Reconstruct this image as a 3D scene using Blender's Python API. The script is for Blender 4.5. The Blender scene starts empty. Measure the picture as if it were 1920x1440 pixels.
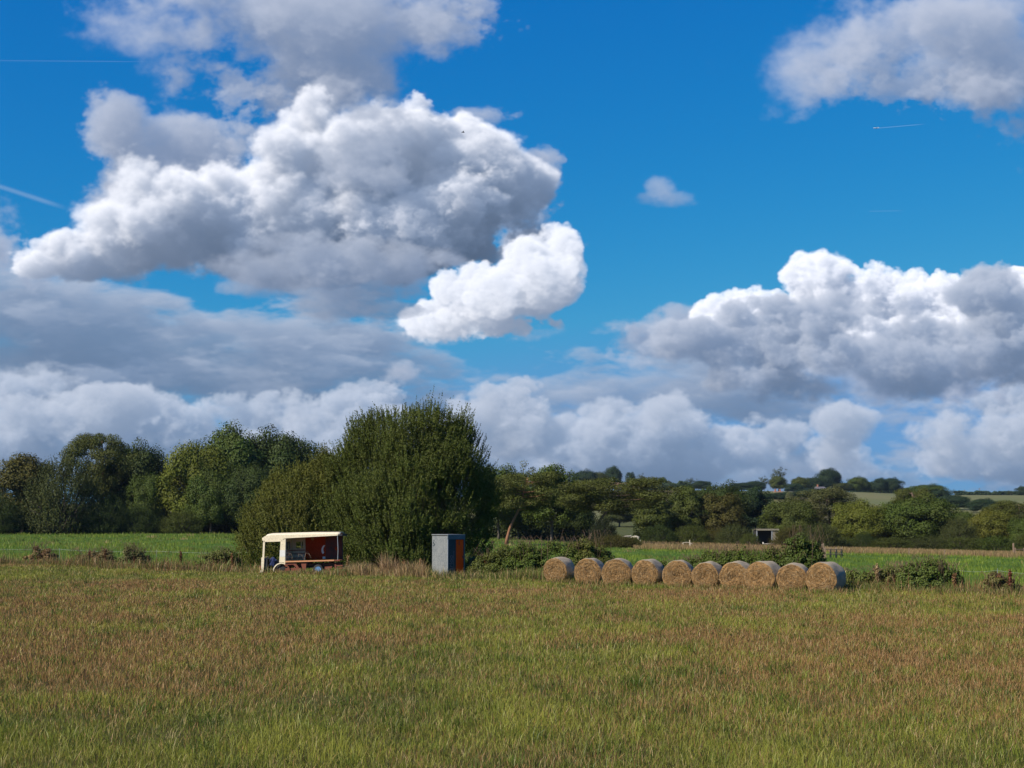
import bpy, bmesh, math, random
import numpy as np
from mathutils import Vector, Matrix, Euler

random.seed(7)
RNG = np.random.default_rng(7)
SC = bpy.context.scene
COL = SC.collection
F = 2667.0            # focal length in photograph pixels (50 mm on a 36 mm sensor)
CAM_H = 3.4
PITCH = math.atan(240.0 / F)
SUN_EL = math.radians(38)
SUN_DIR = Vector((-0.81, -0.59, 0)).normalized() * math.cos(SUN_EL) + Vector((0, 0, math.sin(SUN_EL)))


def lin(r, g, b):
    f = lambda c: (c / 255 / 12.92) if c / 255 <= 0.04045 else ((c / 255 + 0.055) / 1.055) ** 2.4
    return (f(r), f(g), f(b), 1.0)


def ray(px, py):
    """world direction (scaled so that y = 1) seen at a photograph pixel"""
    x, y, z = (px - 960) / F, 1.0, (720 - py) / F
    c, s = math.cos(PITCH), math.sin(PITCH)
    yy, zz = y * c - z * s, y * s + z * c
    return x / yy, zz / yy


def sstep(a, b, x):
    t = np.clip((x - a) / (b - a), 0, 1)
    return t * t * (3 - 2 * t)


# ------------------------------------------------------------------ nodes
class NT:
    def __init__(self, tree):
        self.t = tree; self.n = tree.nodes; self.l = tree.links

    def node(self, kind, ins=(), **props):
        nd = self.n.new(kind)
        for k, v in props.items():
            setattr(nd, k, v)
        items = ins.items() if isinstance(ins, dict) else enumerate(ins)
        for k, v in items:
            if v is None:
                continue
            if isinstance(v, bpy.types.NodeSocket):
                self.l.new(v, nd.inputs[k])
            else:
                nd.inputs[k].default_value = v
        return nd

    def m(self, op, a, b=None, c=None, clamp=False):
        return self.node('ShaderNodeMath', [a, b, c], operation=op, use_clamp=clamp).outputs[0]

    def vm(self, op, a, b=None, c=None):
        nd = self.node('ShaderNodeVectorMath', [a, b, c], operation=op)
        return nd.outputs['Value'] if op in ('DOT_PRODUCT', 'LENGTH', 'DISTANCE') else nd.outputs[0]

    def noise(self, vec, scale, detail=4, rough=0.5, dist=0.0, dim='3D', lac=2.0):
        return self.node('ShaderNodeTexNoise', {'Vector': vec, 'Scale': scale, 'Detail': detail, 'Roughness': rough,
                                               'Distortion': dist, 'Lacunarity': lac}, noise_dimensions=dim)

    def mr(self, v, a, b, c=0.0, d=1.0, smooth=False):
        nd = self.node('ShaderNodeMapRange', {'Value': v, 'From Min': a, 'From Max': b, 'To Min': c, 'To Max': d})
        nd.clamp = True
        if smooth:
            nd.interpolation_type = 'SMOOTHSTEP'
        return nd.outputs[0]

    def mix(self, fac, a, b, blend='MIX'):
        nd = self.n.new('ShaderNodeMix'); nd.data_type = 'RGBA'; nd.blend_type = blend
        for i, v in ((0, fac), (6, a), (7, b)):
            if isinstance(v, bpy.types.NodeSocket):
                self.l.new(v, nd.inputs[i])
            else:
                nd.inputs[i].default_value = v
        return nd.outputs[2]


# ------------------------------------------------------------------ camera, sun
cam = bpy.data.cameras.new('camera'); cam.lens = 50.0; cam.sensor_width = 36.0; cam.sensor_fit = 'HORIZONTAL'
cam.clip_start = 0.1; cam.clip_end = 60000
camo = bpy.data.objects.new('camera', cam); COL.objects.link(camo)
camo.location = (0, 0, CAM_H); camo.rotation_euler = (math.pi / 2 + PITCH, 0, 0)
SC.camera = camo
sun = bpy.data.lights.new('sun', 'SUN'); sun.energy = 5.0; sun.angle = math.radians(0.53); sun.color = (1.0, 0.90, 0.74)
suno = bpy.data.objects.new('sun', sun); COL.objects.link(suno)
suno.rotation_euler = SUN_DIR.to_track_quat('Z', 'Y').to_euler(); suno.location = (0, 0, 60)
SC.view_settings.view_transform = 'Standard'; SC.view_settings.look = 'None'
SC.view_settings.exposure = 0.38; SC.view_settings.gamma = 1.0
try:
    SC.cycles.use_denoising = True
    SC.cycles.denoiser = 'OPENIMAGEDENOISE'
except Exception:
    pass
SC.cycles.max_bounces = 6; SC.cycles.diffuse_bounces = 3; SC.cycles.transparent_max_bounces = 8
SC.cycles.volume_bounces = 0
# ------------------------------------------------------------------ sky: clouds simulated as 3-D density, lit by a light sweep
CLX0, CLX1, CLY0, CLY1, CST = -150, 2070, -150, 980, 1.7     # direction window (in photograph pixels, 1/2667 rad) and step
CW = int((CLX1 - CLX0) / CST); CH = int((CLY1 - CLY0) / CST)
CDZ, CND = 5.0, 56
_noise_cache = {}


def fbm3(beta, seed, n=(720, 640, CND), an=(1.15, .85)):
    """periodic fractal noise volume, unit variance, from a power spectrum"""
    key = (beta, seed, an)
    if key not in _noise_cache:
        r = np.random.default_rng(seed)
        kx = np.fft.fftfreq(n[0], CST)[:, None, None]; ky = np.fft.fftfreq(n[1], CST)[None, :, None]
        kz = np.fft.rfftfreq(n[2], CDZ)[None, None, :]
        k = np.sqrt((an[0] * kx) ** 2 + (an[1] * ky) ** 2 + kz * kz).astype(np.float32); k[0, 0, 0] = 1
        k = np.maximum(k, 1 / 420.0)
        amp = k ** (-beta) * np.exp(-(k * 1.9) ** 2)
        sp = np.fft.rfftn(r.standard_normal(n).astype(np.float32)).astype(np.complex64) * amp
        sp[0, 0, 0] = 0
        v = np.fft.irfftn(sp, s=n).astype(np.float32)
        v /= v.std()
        _noise_cache[key] = v
    return _noise_cache[key]


def tiled(v, ox, oy):
    i = (np.arange(CW) + ox) % v.shape[0]; j = (np.arange(CH) + oy) % v.shape[1]
    return v[np.ix_(i, j)]


def splat(Fd, x, y, z, rx, ry, rz, s):
    cx, cy, cz = (x - CLX0) / CST, (y - CLY0) / CST, z / CDZ + CND / 2
    ax, ay, az = rx / CST, ry / CST, rz / CDZ
    k = 2.0
    x0, x1 = max(0, int(cx - k * ax)), min(CW, int(cx + k * ax) + 2)
    y0, y1 = max(0, int(cy - k * ay)), min(CH, int(cy + k * ay) + 2)
    z0, z1 = max(0, int(cz - k * az)), min(CND, int(cz + k * az) + 2)
    if x0 >= x1 or y0 >= y1 or z0 >= z1:
        return
    X = ((np.arange(x0, x1) - cx) / ax).astype(np.float32) ** 2
    Y = ((np.arange(y0, y1) - cy) / ay).astype(np.float32) ** 2
    Z = ((np.arange(z0, z1) - cz) / az).astype(np.float32) ** 2
    f = s * (1 - (X[:, None, None] + Y[None, :, None] + Z[None, None, :]))
    sub = Fd[x0:x1, y0:y1, z0:z1]
    np.maximum(sub, f, out=sub)


def cloud_bank(blobs, puffs, namp, beta, soft, sigma, seed, ksun, kamb, shade, sun, bright=1.0, var=0.0, zdir=.10, an=(1.15, .85)):
    r = np.random.default_rng(seed)
    Fd = np.full((CW, CH, CND), -3.2, np.float32)
    sz = CDZ * CND / 2
    for (x, y, rx, ry, s) in blobs:
        rm = min(rx, ry); rz = min(rm * 1.25, sz * .72); z = r.uniform(-.15, .15) * sz
        splat(Fd, x, y, z, rx, ry, rz, s)
        if not puffs:
            continue
        n1 = int(puffs * 7 * (rx * ry) / rm ** 2 + 5)
        for _ in range(n1):
            d = r.standard_normal(3); d /= np.linalg.norm(d)
            d[1] = -abs(d[1]) if r.random() < .75 else d[1]
            if d[1] > 0: d[1] *= .6
            if d[2] > 0 and r.random() < .6: d[2] = -d[2]
            rc = rm * r.uniform(.26, .52)
            px, py, pz = x + d[0] * (rx - .45 * rc), y + d[1] * (ry - .35 * rc), z + d[2] * (rz - .4 * rc)
            splat(Fd, px, py, pz, rc * 1.12, rc, rc, s * .62)
            for _ in range(int(7 * puffs)):
                e = r.standard_normal(3); e /= np.linalg.norm(e)
                e = e + d * .7; e /= np.linalg.norm(e)
                r2 = rc * r.uniform(.24, .48)
                splat(Fd, px + e[0] * rc * .85, py + e[1] * rc * .85, pz + e[2] * rc * .85, r2 * 1.1, r2, r2, s * .42)
    ox, oy = int(r.integers(0, 600)), int(r.integers(0, 500))
    n = tiled(fbm3(beta, 11, an=an), ox, oy)
    Fd += namp * n
    soft2 = soft
    if var:
        lo = tiled(fbm3(3.2, 23), oy, ox)[:, :, CND // 2]
        soft2 = (soft * np.exp(var * lo))[:, :, None]
    dens = np.clip(Fd / soft2, 0, 1)
    dens *= dens * (3 - 2 * dens)
    dens *= sigma
    del Fd, n
    # light sweep, top row to bottom row: sun from the left, above and behind the viewer
    tl = np.zeros((CW, CND), np.float32); tu = np.zeros((CW, CND), np.float32)
    ds = CST / .60
    col = np.zeros((CW, CH, 3), np.float32); alpha = np.zeros((CW, CH), np.float32)
    iu, fu = 1, .05
    fz = abs(zdir)
    shade = np.array(shade[:3], np.float32); sunc = np.array(sun[:3], np.float32); scat = np.array((.74, .80, .94), np.float32)
    for j in range(CH):
        s = dens[:, j, :]
        # shift the light column by one row
        t = tl
        t = np.concatenate([np.repeat(t[:1], iu, 0), t[:-iu]], 0) * (1 - fu) + np.concatenate([np.repeat(t[:1], iu + 1, 0), t[:-iu - 1]], 0) * fu
        t = t * (1 - fz) + (np.concatenate([t[:, :1] * 0, t[:, :-1]], 1) if zdir > 0 else np.concatenate([t[:, 1:], t[:, -1:] * 0], 1)) * fz
        tl = t + s * ds
        u = tu
        u = .5 * u + .25 * np.concatenate([u[:1], u[:-1]], 0) + .25 * np.concatenate([u[1:], u[-1:]], 0)
        tu = u * .997 + s * CST
        direct = .76 * np.exp(-tl * ksun)
        soft_l = .24 * np.exp(-tl * ksun * .2)
        amb = .5 + .5 * np.exp(-tu * kamb)
        a = 1 - np.exp(-s * CDZ)
        T = np.cumprod(np.concatenate([np.ones((CW, 1), np.float32), 1 - a], 1), 1)
        w = T[:, :-1] * a
        alpha[:, j] = 1 - T[:, -1]
        col[:, j] = ((w * direct).sum(1) * bright)[:, None] * sunc + ((w * soft_l).sum(1) * bright)[:, None] * scat + (w * amb).sum(1)[:, None] * shade
    col /= np.maximum(alpha, 1e-4)[:, :, None]
    return col, alpha


BANK_FAR = [  # grey stratus shelf and low cumulus near the horizon
    (60, 600, 420, 80, 1.1), (330, 620, 430, 75, 1.1), (620, 645, 330, 70, .9), (140, 690, 420, 80, 1.2), (520, 690, 480, 70, 1.2), (-80, 640, 260, 120, 1.1),
    (940, 680, 330, 60, .9), (1180, 685, 200, 55, .7), (1180, 730, 300, 40, .8), (700, 600, 140, 22, .6), (800, 760, 300, 40, .6),
    (500, 860, 640, 70, 1.1), (1250, 870, 520, 70, 1.1), (100, 870, 500, 60, 1.), (1800, 895, 360, 34, .8), (1560, 770, 250, 40, .7), (1700, 850, 140, 40, .6), (960, 905, 1150, 42, 1.)]
BANK_LOW = [
    (480, 830, 240, 50, .9), (40, 830, 160, 50, .9), (1190, 830, 190, 60, 1.), (1140, 800, 70, 46, .9), (1250, 790, 80, 46, .9), (1370, 835, 130, 54, 1.), (1460, 820, 60, 40, .9),
    (1100, 866, 320, 40, .8), (1350, 874, 260, 32, .8), (1560, 865, 80, 40, 1.), (1900, 860, 200, 40, 1.), (960, 850, 180, 50, 1.), (1850, 752, 80, 26, .9), (1925, 735, 60, 32, .9), (300, 850, 300, 36, .8), (60, 720, 120, 40, .7), (250, 790, 300, 60, .9), (620, 800, 200, 70, .9), (720, 850, 200, 60, .9)]
BANK_LOWB = [
    (130, 790, 130, 56, 1.1), (200, 765, 80, 40, 1.), (40, 770, 70, 34, .9), (545, 800, 60, 56, .9), (500, 830, 80, 36, .8),
    (915, 780, 66, 50, 1.1), (965, 800, 90, 60, 1.), (905, 735, 46, 26, 1.), (980, 724, 40, 20, .9), (1130, 785, 60, 40, .9), (1240, 775, 60, 34, .8),
    (1585, 805, 56, 50, 1.1), (1555, 850, 56, 40, 1.), (1760, 815, 58, 56, 1.2), (1800, 850, 100, 40, 1.1), (1890, 825, 90, 54, 1.), (1975, 810, 80, 66, 1.1)]
BANK_BACK = [(235, 350, 90, 120, 1.), (210, 260, 60, 80, .8), (340, 310, 110, 80, 1.), (390, 290, 60, 50, .7), (1015, 330, 42, 46, .9), (950, 360, 90, 66, .9),
    (1000, 470, 60, 40, .7), (1340, 625, 160, 44, .9), (1700, 690, 260, 60, .9), (20, 470, 90, 60, .7), (900, 215, 60, 18, .7)]
BANK_MAIN = [  # the big cumulus at left, the small white one, the cumulus at right
    (180, 480, 140, 46, 1.4), (90, 492, 70, 28, 1.2), (340, 478, 240, 50, 1.5), (270, 430, 120, 90, 1.), (245, 360, 50, 80, .7), (340, 370, 80, 60, .8),
    (480, 400, 190, 100, 1.), (540, 290, 76, 60, 1.), (590, 205, 40, 50, .9), (570, 240, 46, 50, .9), (690, 310, 130, 100, 1.), (775, 245, 54, 54, .9), (870, 330, 110, 86, 1.),
    (760, 400, 210, 100, 1.), (950, 355, 76, 56, .9), (480, 470, 380, 66, 1.4), (740, 470, 190, 66, 1.4), (260, 470, 190, 50, 1.3), (640, 400, 150, 80, 1.3), (660, 330, 120, 80, 1.2)]
BANK_SMALL = [
    (850, 605, 96, 42, 1.), (920, 560, 88, 60, 1.), (990, 540, 60, 64, 1.), (1050, 475, 44, 54, 1.2), (1010, 510, 70, 60, 1.1), (1040, 520, 50, 50, 1.1), (835, 540, 26, 36, .8), (940, 612, 110, 30, .9)]
BANK_RIGHT = [
    (1540, 520, 66, 54, 1.), (1620, 555, 120, 60, 1.), (1750, 575, 140, 62, 1.), (1890, 590, 120, 66, 1.), (1400, 595, 100, 46, .9),
    (2030, 600, 110, 80, 1.), (1500, 610, 130, 50, .9), (1700, 640, 200, 60, 1.)]
BANK_RIGHT_FRONT = [  # the shaded shelf hanging in front of the right cumulus
    (1330, 625, 100, 30, .8), (1480, 610, 130, 62, 1.), (1590, 590, 90, 50, .8), (1500, 645, 230, 50, 1.), (1700, 665, 240, 64, 1.), (1560, 722, 220, 34, .9), (1900, 655, 130, 60, 1.), (1400, 712, 80, 30, .9), (1720, 712, 170, 36, .9), (1880, 560, 70, 40, .6)]
BANK_NEAR = [  # soft grey scud high in the frame
    (300, 30, 150, 60, .9), (480, 0, 260, 70, 1.1), (640, 40, 220, 95, 1.2), (800, 40, 100, 100, .9), (520, 190, 190, 60, .8), (640, 140, 140, 75, .9), (360, 140, 70, 35, .6), (500, -110, 320, 90, .9),
    (460, 235, 90, 40, .6), (150, 75, 40, 20, .5),
    (1480, 160, 76, 64, 1.1), (1600, 130, 120, 74, 1.1), (1760, 150, 200, 58, 1.1), (1910, 140, 120, 80, 1.1), (1640, 60, 120, 60, .75), (1780, 50, 160, 60, .75), (1440, 200, 46, 26, .9), (1915, 250, 60, 44, .8), (2020, 120, 110, 100, 1.),
    (1250, 370, 62, 20, 1.7), (1240, 350, 32, 24, 1.5), (1320, 125, 34, 32, .55), (1150, 660, 36, 26, .9), (1180, 675, 44, 18, .8), (750, 705, 32, 22, .8), (-120, 420, 120, 80, .8), (2040, 400, 70, 50, .8)]

BANK_FRONT = [(700, 270, 80, 80, .8), (650, 310, 70, 50, .7), (560, 537, 230, 26, 1.), (610, 570, 80, 26, 1.), (780, 500, 120, 40, .9), (700, 490, 240, 44, .8), (500, 500, 240, 36, .8), (1030, 455, 40, 24, .5), (720, 580, 60, 14, .7), (1000, 625, 60, 14, .6)]


def simulate_clouds():
    W3 = (1.0, .90, .77)
    def over(base, top):
        c, a = top; C, A = base
        a3 = a[:, :, None]; oa = a + A * (1 - a)
        return (c * a3 + C * (A * (1 - a))[:, :, None]) / np.maximum(oa, 1e-4)[:, :, None], oa
    out = cloud_bank(BANK_FAR, 0, .76, 1.95, .8, .026, 3, .9, .15, lin(108, 136, 172), W3, .34, .6, .05, (1.9, .6))
    out = over(out, cloud_bank(BANK_LOW, .4, .50, 1.95, .7, .05, 5, .8, .12, lin(114, 141, 176), W3, .50, .5))
    out = over(out, cloud_bank(BANK_LOWB, .6, .52, 1.9, .7, .04, 41, .55, .12, lin(116, 142, 176), (1.0, .89, .75), .46, .9, .08))
    out = over(out, cloud_bank(BANK_BACK, .2, .56, 1.95, .7, .03, 15, .7, .12, lin(116, 138, 173), W3, .40, .45))
    out = over(out, cloud_bank(BANK_NEAR, 0, .84, 1.95, 1.0, .019, 9, .8, .15, lin(116, 138, 173), W3, .46, .5))
    out = over(out, cloud_bank(BANK_RIGHT, .8, .36, 1.92, .40, .09, 8, .42, .08, lin(112, 136, 172), W3, 1.12, .45, .25))
    out = over(out, cloud_bank(BANK_RIGHT_FRONT, .3, .56, 1.97, .8, .05, 18, .85, .15, lin(106, 132, 168), W3, .50, .5))
    out = over(out, cloud_bank(BANK_MAIN, .4, .46, 1.97, .65, .06, 6, .62, .16, lin(104, 128, 162), W3, 1.10, .6, -.06))
    out = over(out, cloud_bank(BANK_SMALL, .7, .40, 1.93, .5, .08, 26, .32, .08, lin(122, 144, 176), W3, .95, .45, .3))
    out = over(out, cloud_bank(BANK_FRONT, 0, .66, 1.95, 1.0, .026, 29, .8, .15, lin(108, 132, 167), W3, .36, .4))
    _noise_cache.clear()
    # the banks thin out towards the rim of the simulated window
    ex = sstep(0, 1, np.minimum(np.arange(CW), np.arange(CW)[::-1]) / 60.0); ey = sstep(0, 1, np.arange(CH) / 60.0)
    return out[0], out[1] * (ex[:, None] * ey[None, :]).astype(np.float32)
def build_world():
    c, a = simulate_clouds()
    px = np.empty((CH, CW, 4), np.float32)
    px[:, :, :3] = c.transpose(1, 0, 2)[::-1]; px[:, :, 3] = a.T[::-1]
    im = bpy.data.images.new('cloud_cover', CW, CH, alpha=True, float_buffer=True, is_data=True)
    im.alpha_mode = 'CHANNEL_PACKED'
    im.pixels.foreach_set(px.ravel()); im.update(); im.pack()
    w = bpy.data.worlds.new('World'); SC.world = w; w.use_nodes = True
    w.node_tree.nodes.clear()
    t = NT(w.node_tree)
    sky = t.node('ShaderNodeTexSky', sky_type='NISHITA', sun_disc=False, sun_elevation=SUN_EL,
                 sun_rotation=math.atan2(SUN_DIR.x, SUN_DIR.y), altitude=0, air_density=1.0, dust_density=0.3, ozone_density=1.6)
    # deep polarised blue of the photograph: per-channel response of the whole sky at strength 0.1
    sep = t.node('ShaderNodeSeparateColor', [sky.outputs[0]])
    ch = []
    for i, (mx, p, g) in enumerate(((.50, 2.7, .86), (.52, .93, .61), (9., .39, .732))):
        ch.append(t.m('MULTIPLY', t.m('POWER', t.m('MINIMUM', t.m('MULTIPLY', sep.outputs[i], .1), mx), p), g))
    col = t.node('ShaderNodeCombineColor', ch).outputs[0]
    d = t.node('ShaderNodeTexCoord').outputs['Generated']
    xyz = t.node('ShaderNodeSeparateXYZ', [d])
    ay = t.m('MAXIMUM', t.m('ABSOLUTE', xyz.outputs[1]), 0.03)
    U = t.m('DIVIDE', xyz.outputs[0], ay); V = t.m('DIVIDE', xyz.outputs[2], ay)
    # back from the world's (x/y, z/y) plane to the plane the clouds were simulated on (tilted up with the view of the bank)
    cp, sp = math.cos(PITCH), math.sin(PITCH)
    den = t.m('MULTIPLY_ADD', V, sp, cp)
    sx = t.m('DIVIDE', U, den); sy = t.m('DIVIDE', t.m('MULTIPLY_ADD', V, cp, -sp), den)
    tx = t.m('MULTIPLY_ADD', sx, F / (CLX1 - CLX0), (960 - CLX0) / (CLX1 - CLX0))
    ty = t.m('MULTIPLY_ADD', sy, F / (CLY1 - CLY0), (CLY1 - 720) / (CLY1 - CLY0))
    tex = t.node('ShaderNodeTexImage', {'Vector': t.node('ShaderNodeCombineXYZ', [tx, ty, 0.0]).outputs[0]}, image=im, interpolation='Cubic', extension='CLIP')
    col = t.mix(t.m('MULTIPLY', tex.outputs['Alpha'], t.m('GREATER_THAN', xyz.outputs[1], 0.0)), col, tex.outputs['Color'])
    # old contrails: thin streaks along a line of the sky
    for (ax, ay_, bx, by, wd, op) in ((-60, 330, 135, 394, 7.0, .22), (-60, 113, 320, 116, 1.6, .10), (1648, 240, 1740, 232, 1.2, .2), (1630, 396, 1700, 395, 1.0, .14)):
        L = math.hypot(bx - ax, by - ay_); tx_, ty_ = (bx - ax) / L, (by - ay_) / L
        qx = t.m('MULTIPLY_ADD', sx, F, 960 - ax); qy = t.m('MULTIPLY_ADD', sy, -F, 720 - ay_)
        s_ = t.m('ADD', t.m('MULTIPLY', qx, tx_), t.m('MULTIPLY', qy, ty_)); n_ = t.m('ADD', t.m('MULTIPLY', qx, -ty_), t.m('MULTIPLY', qy, tx_))
        al = t.mr(t.m('ABSOLUTE', n_), 0, wd, op, 0, True)
        al = t.m('MULTIPLY', al, t.m('MULTIPLY', t.m('GREATER_THAN', s_, 0.0), t.mr(s_, L * .7, L, 1, 0, True)))
        al = t.m('MULTIPLY', al, t.m('GREATER_THAN', xyz.outputs[1], 0.0))
        col = t.mix(al, col, lin(190, 210, 235))
    bg = t.node('ShaderNodeBackground', {'Color': col, 'Strength': 0.77})
    out = t.node('ShaderNodeOutputWorld')
    t.l.new(bg.outputs[0], out.inputs[0])
    w.cycles.sampling_method = 'MANUAL'; w.cycles.sample_map_resolution = 512


build_world()
# ------------------------------------------------------------------ things, parts, labels
def tag(o, label=None, cat=None, group=None, kind=None):
    if label: o['label'] = label
    if cat: o['category'] = cat
    if group: o['group'] = group
    if kind: o['kind'] = kind
    return o


def empty(name, loc=(0, 0, 0), rz=0.0):
    o = bpy.data.objects.new(name, None); COL.objects.link(o)
    o.location = loc; o.rotation_euler = (0, 0, rz); o.empty_display_size = .3
    return o


def mesh_np(name, verts, faces_flat, loop_tot, mat=None, parent=None, smooth=False, attrs=None, link=True):
    """fast mesh from numpy arrays: faces_flat = all loop vertex indices, loop_tot = corners per face"""
    me = bpy.data.meshes.new(name)
    verts = np.ascontiguousarray(verts, np.float32); faces_flat = np.ascontiguousarray(faces_flat, np.int32)
    loop_tot = np.ascontiguousarray(loop_tot, np.int32)
    me.vertices.add(len(verts)); me.vertices.foreach_set('co', verts.ravel())
    me.loops.add(len(faces_flat)); me.loops.foreach_set('vertex_index', faces_flat)
    me.polygons.add(len(loop_tot))
    st = np.zeros(len(loop_tot), np.int32); st[1:] = np.cumsum(loop_tot)[:-1]
    me.polygons.foreach_set('loop_start', st)
    if smooth:
        me.polygons.foreach_set('use_smooth', np.ones(len(loop_tot), bool))
    for k, v in (attrs or {}).items():
        if v.ndim == 1:
            a = me.attributes.new(k, 'FLOAT', 'POINT'); a.data.foreach_set('value', np.ascontiguousarray(v, np.float32))
        else:
            a = me.attributes.new(k, 'FLOAT_COLOR', 'POINT')
            c = np.ones((len(v), 4), np.float32); c[:, :3] = v
            a.data.foreach_set('color', c.ravel())
    me.update(calc_edges=True)
    if mat: me.materials.append(mat)
    if not link:
        return me
    o = bpy.data.objects.new(name, me); COL.objects.link(o)
    if parent: o.parent = parent
    return o


# ------------------------------------------------------------------ terrain
def terrain(X, Y):
    X = np.asarray(X, float); Y = np.asarray(Y, float)
    R = np.hypot(X, Y); th = np.arctan2(X, Y)
    a = np.tan(np.clip(th, -.55, .55))
    dip = np.interp(a, [-.6, -.17, -.05, .0, .127, .334, .6], [0, .2, .8, 1.2, 2.2, 3.3, 3.6])
    z = -dip * sstep(80, 275, R)
    yr = np.interp(a, [-.6, -.3, -.1, .05, .09, .15, .24, .30, .36, .6], [950, 948, 938, 926, 920, 923, 926, 931, 931, 928])
    H = CAM_H + (960 - yr) * 1050 / F
    up = sstep(330, 1060, R)
    z = z * (1 - up) + H * up
    z = z - (H - 8) * sstep(1150, 2400, R)
    z += .05 * np.sin(X * .21 + 1) * np.sin(Y * .17) * sstep(25, 60, R)
    z += .6 * np.sin(X * .013 + 2.1) * np.sin(Y * .011 + .4) * sstep(330, 700, R)
    return z


def tz(x, y):
    return float(terrain(x, y))


def hit(px, py):
    """where the ray of a photograph pixel meets the ground"""
    u, v = ray(px, py)
    ys = np.exp(np.linspace(math.log(8), math.log(3000), 3000))
    d = CAM_H + v * ys - terrain(u * ys, ys)
    i = int(np.argmax(d < 0)) if (d < 0).any() else len(ys) - 1
    i = max(i, 1)
    t = d[i - 1] / (d[i - 1] - d[i] + 1e-9)
    y = ys[i - 1] + t * (ys[i] - ys[i - 1])
    return u * y, y


def at(px, y):
    """ground point at depth y below a photograph column"""
    x = (px - 960) / F * y * 1.0036
    return Vector((x, y, tz(x, y)))


def fence_line(x):           # meadow edge
    return 71 - .637 * x + .6 * np.sin(x * .35) + .4 * np.sin(x * .9 + 1)


def build_ground():
    nth_f, nth_b = 260, 60
    th = np.concatenate([np.linspace(-.50, .50, nth_f), np.linspace(.50, 2 * math.pi - .50, nth_b + 2)[1:-1]])
    r = np.exp(np.linspace(math.log(1.2), math.log(9000), 330))
    TH, R = np.meshgrid(th, r, indexing='ij')
    X, Y = R * np.sin(TH), R * np.cos(TH)
    Z = terrain(X, Y)
    n, m = len(th), len(r)
    v = np.stack([X, Y, Z], -1).reshape(-1, 3)
    v = np.concatenate([v, [[0, 0, 0]]])
    i, j = np.meshgrid(np.arange(n), np.arange(m - 1), indexing='ij')
    i2 = (i + 1) % n
    q = np.stack([i * m + j, i * m + j + 1, i2 * m + j + 1, i2 * m + j], -1).reshape(-1, 4)
    c = n * m
    tri = np.stack([np.full(n, c), np.arange(n) * m, ((np.arange(n) + 1) % n) * m], -1)
    flat = np.concatenate([q.ravel(), tri.ravel()]); tot = np.concatenate([np.full(len(q), 4), np.full(len(tri), 3)])
    # what grows where
    x, y = v[:, 0], v[:, 1]; rr = np.hypot(x, y)
    a = np.tan(np.clip(np.arctan2(x, y), -.55, .55))
    pxc = 960 + a * F
    front = y > 0
    past = sstep(-1.0, 1.0, y - fence_line(x)) * front
    nb = [hit(p, q_)[1] for p, q_ in TAN_NEAR]; fb = [hit(p, q_)[1] for p, q_ in TAN_FAR]
    rn = np.interp(pxc, [p for p, _ in TAN_NEAR], nb); rf = np.interp(pxc, [p for p, _ in TAN_FAR], fb)
    tanw = sstep(-3, 3, y - rn) * (1 - sstep(-6, 6, y - rf)) * sstep(1150, 1195, pxc) * front
    rough = sstep(-6, 10, y - np.interp(pxc, [0, 480, 1100, 1200, 1920], [236, 236, 200, np.interp(1200, [p for p, _ in TAN_FAR], fb), fb[-1]])) * front
    hill = sstep(430, 560, rr)
    brown = np.exp(-((pxc - 1225) / 70) ** 2) * hill + np.exp(-((pxc - 1500) / 60) ** 2) * hill * (rr < 800)
    o = mesh_np('ground', v, flat, tot, ground_material(), smooth=True, attrs={'past': past, 'tan': tanw, 'rough': rough, 'hill': hill, 'brown': np.clip(brown, 0, 1)})
    tag(o, kind='structure')


TAN_NEAR = [(1150, 1028), (1200, 1030), (1400, 1033), (1700, 1040), (1920, 1047)]
TAN_FAR = [(1150, 1015), (1200, 1017), (1400, 1019), (1560, 1023), (1700, 1027), (1920, 1031)]


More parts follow.
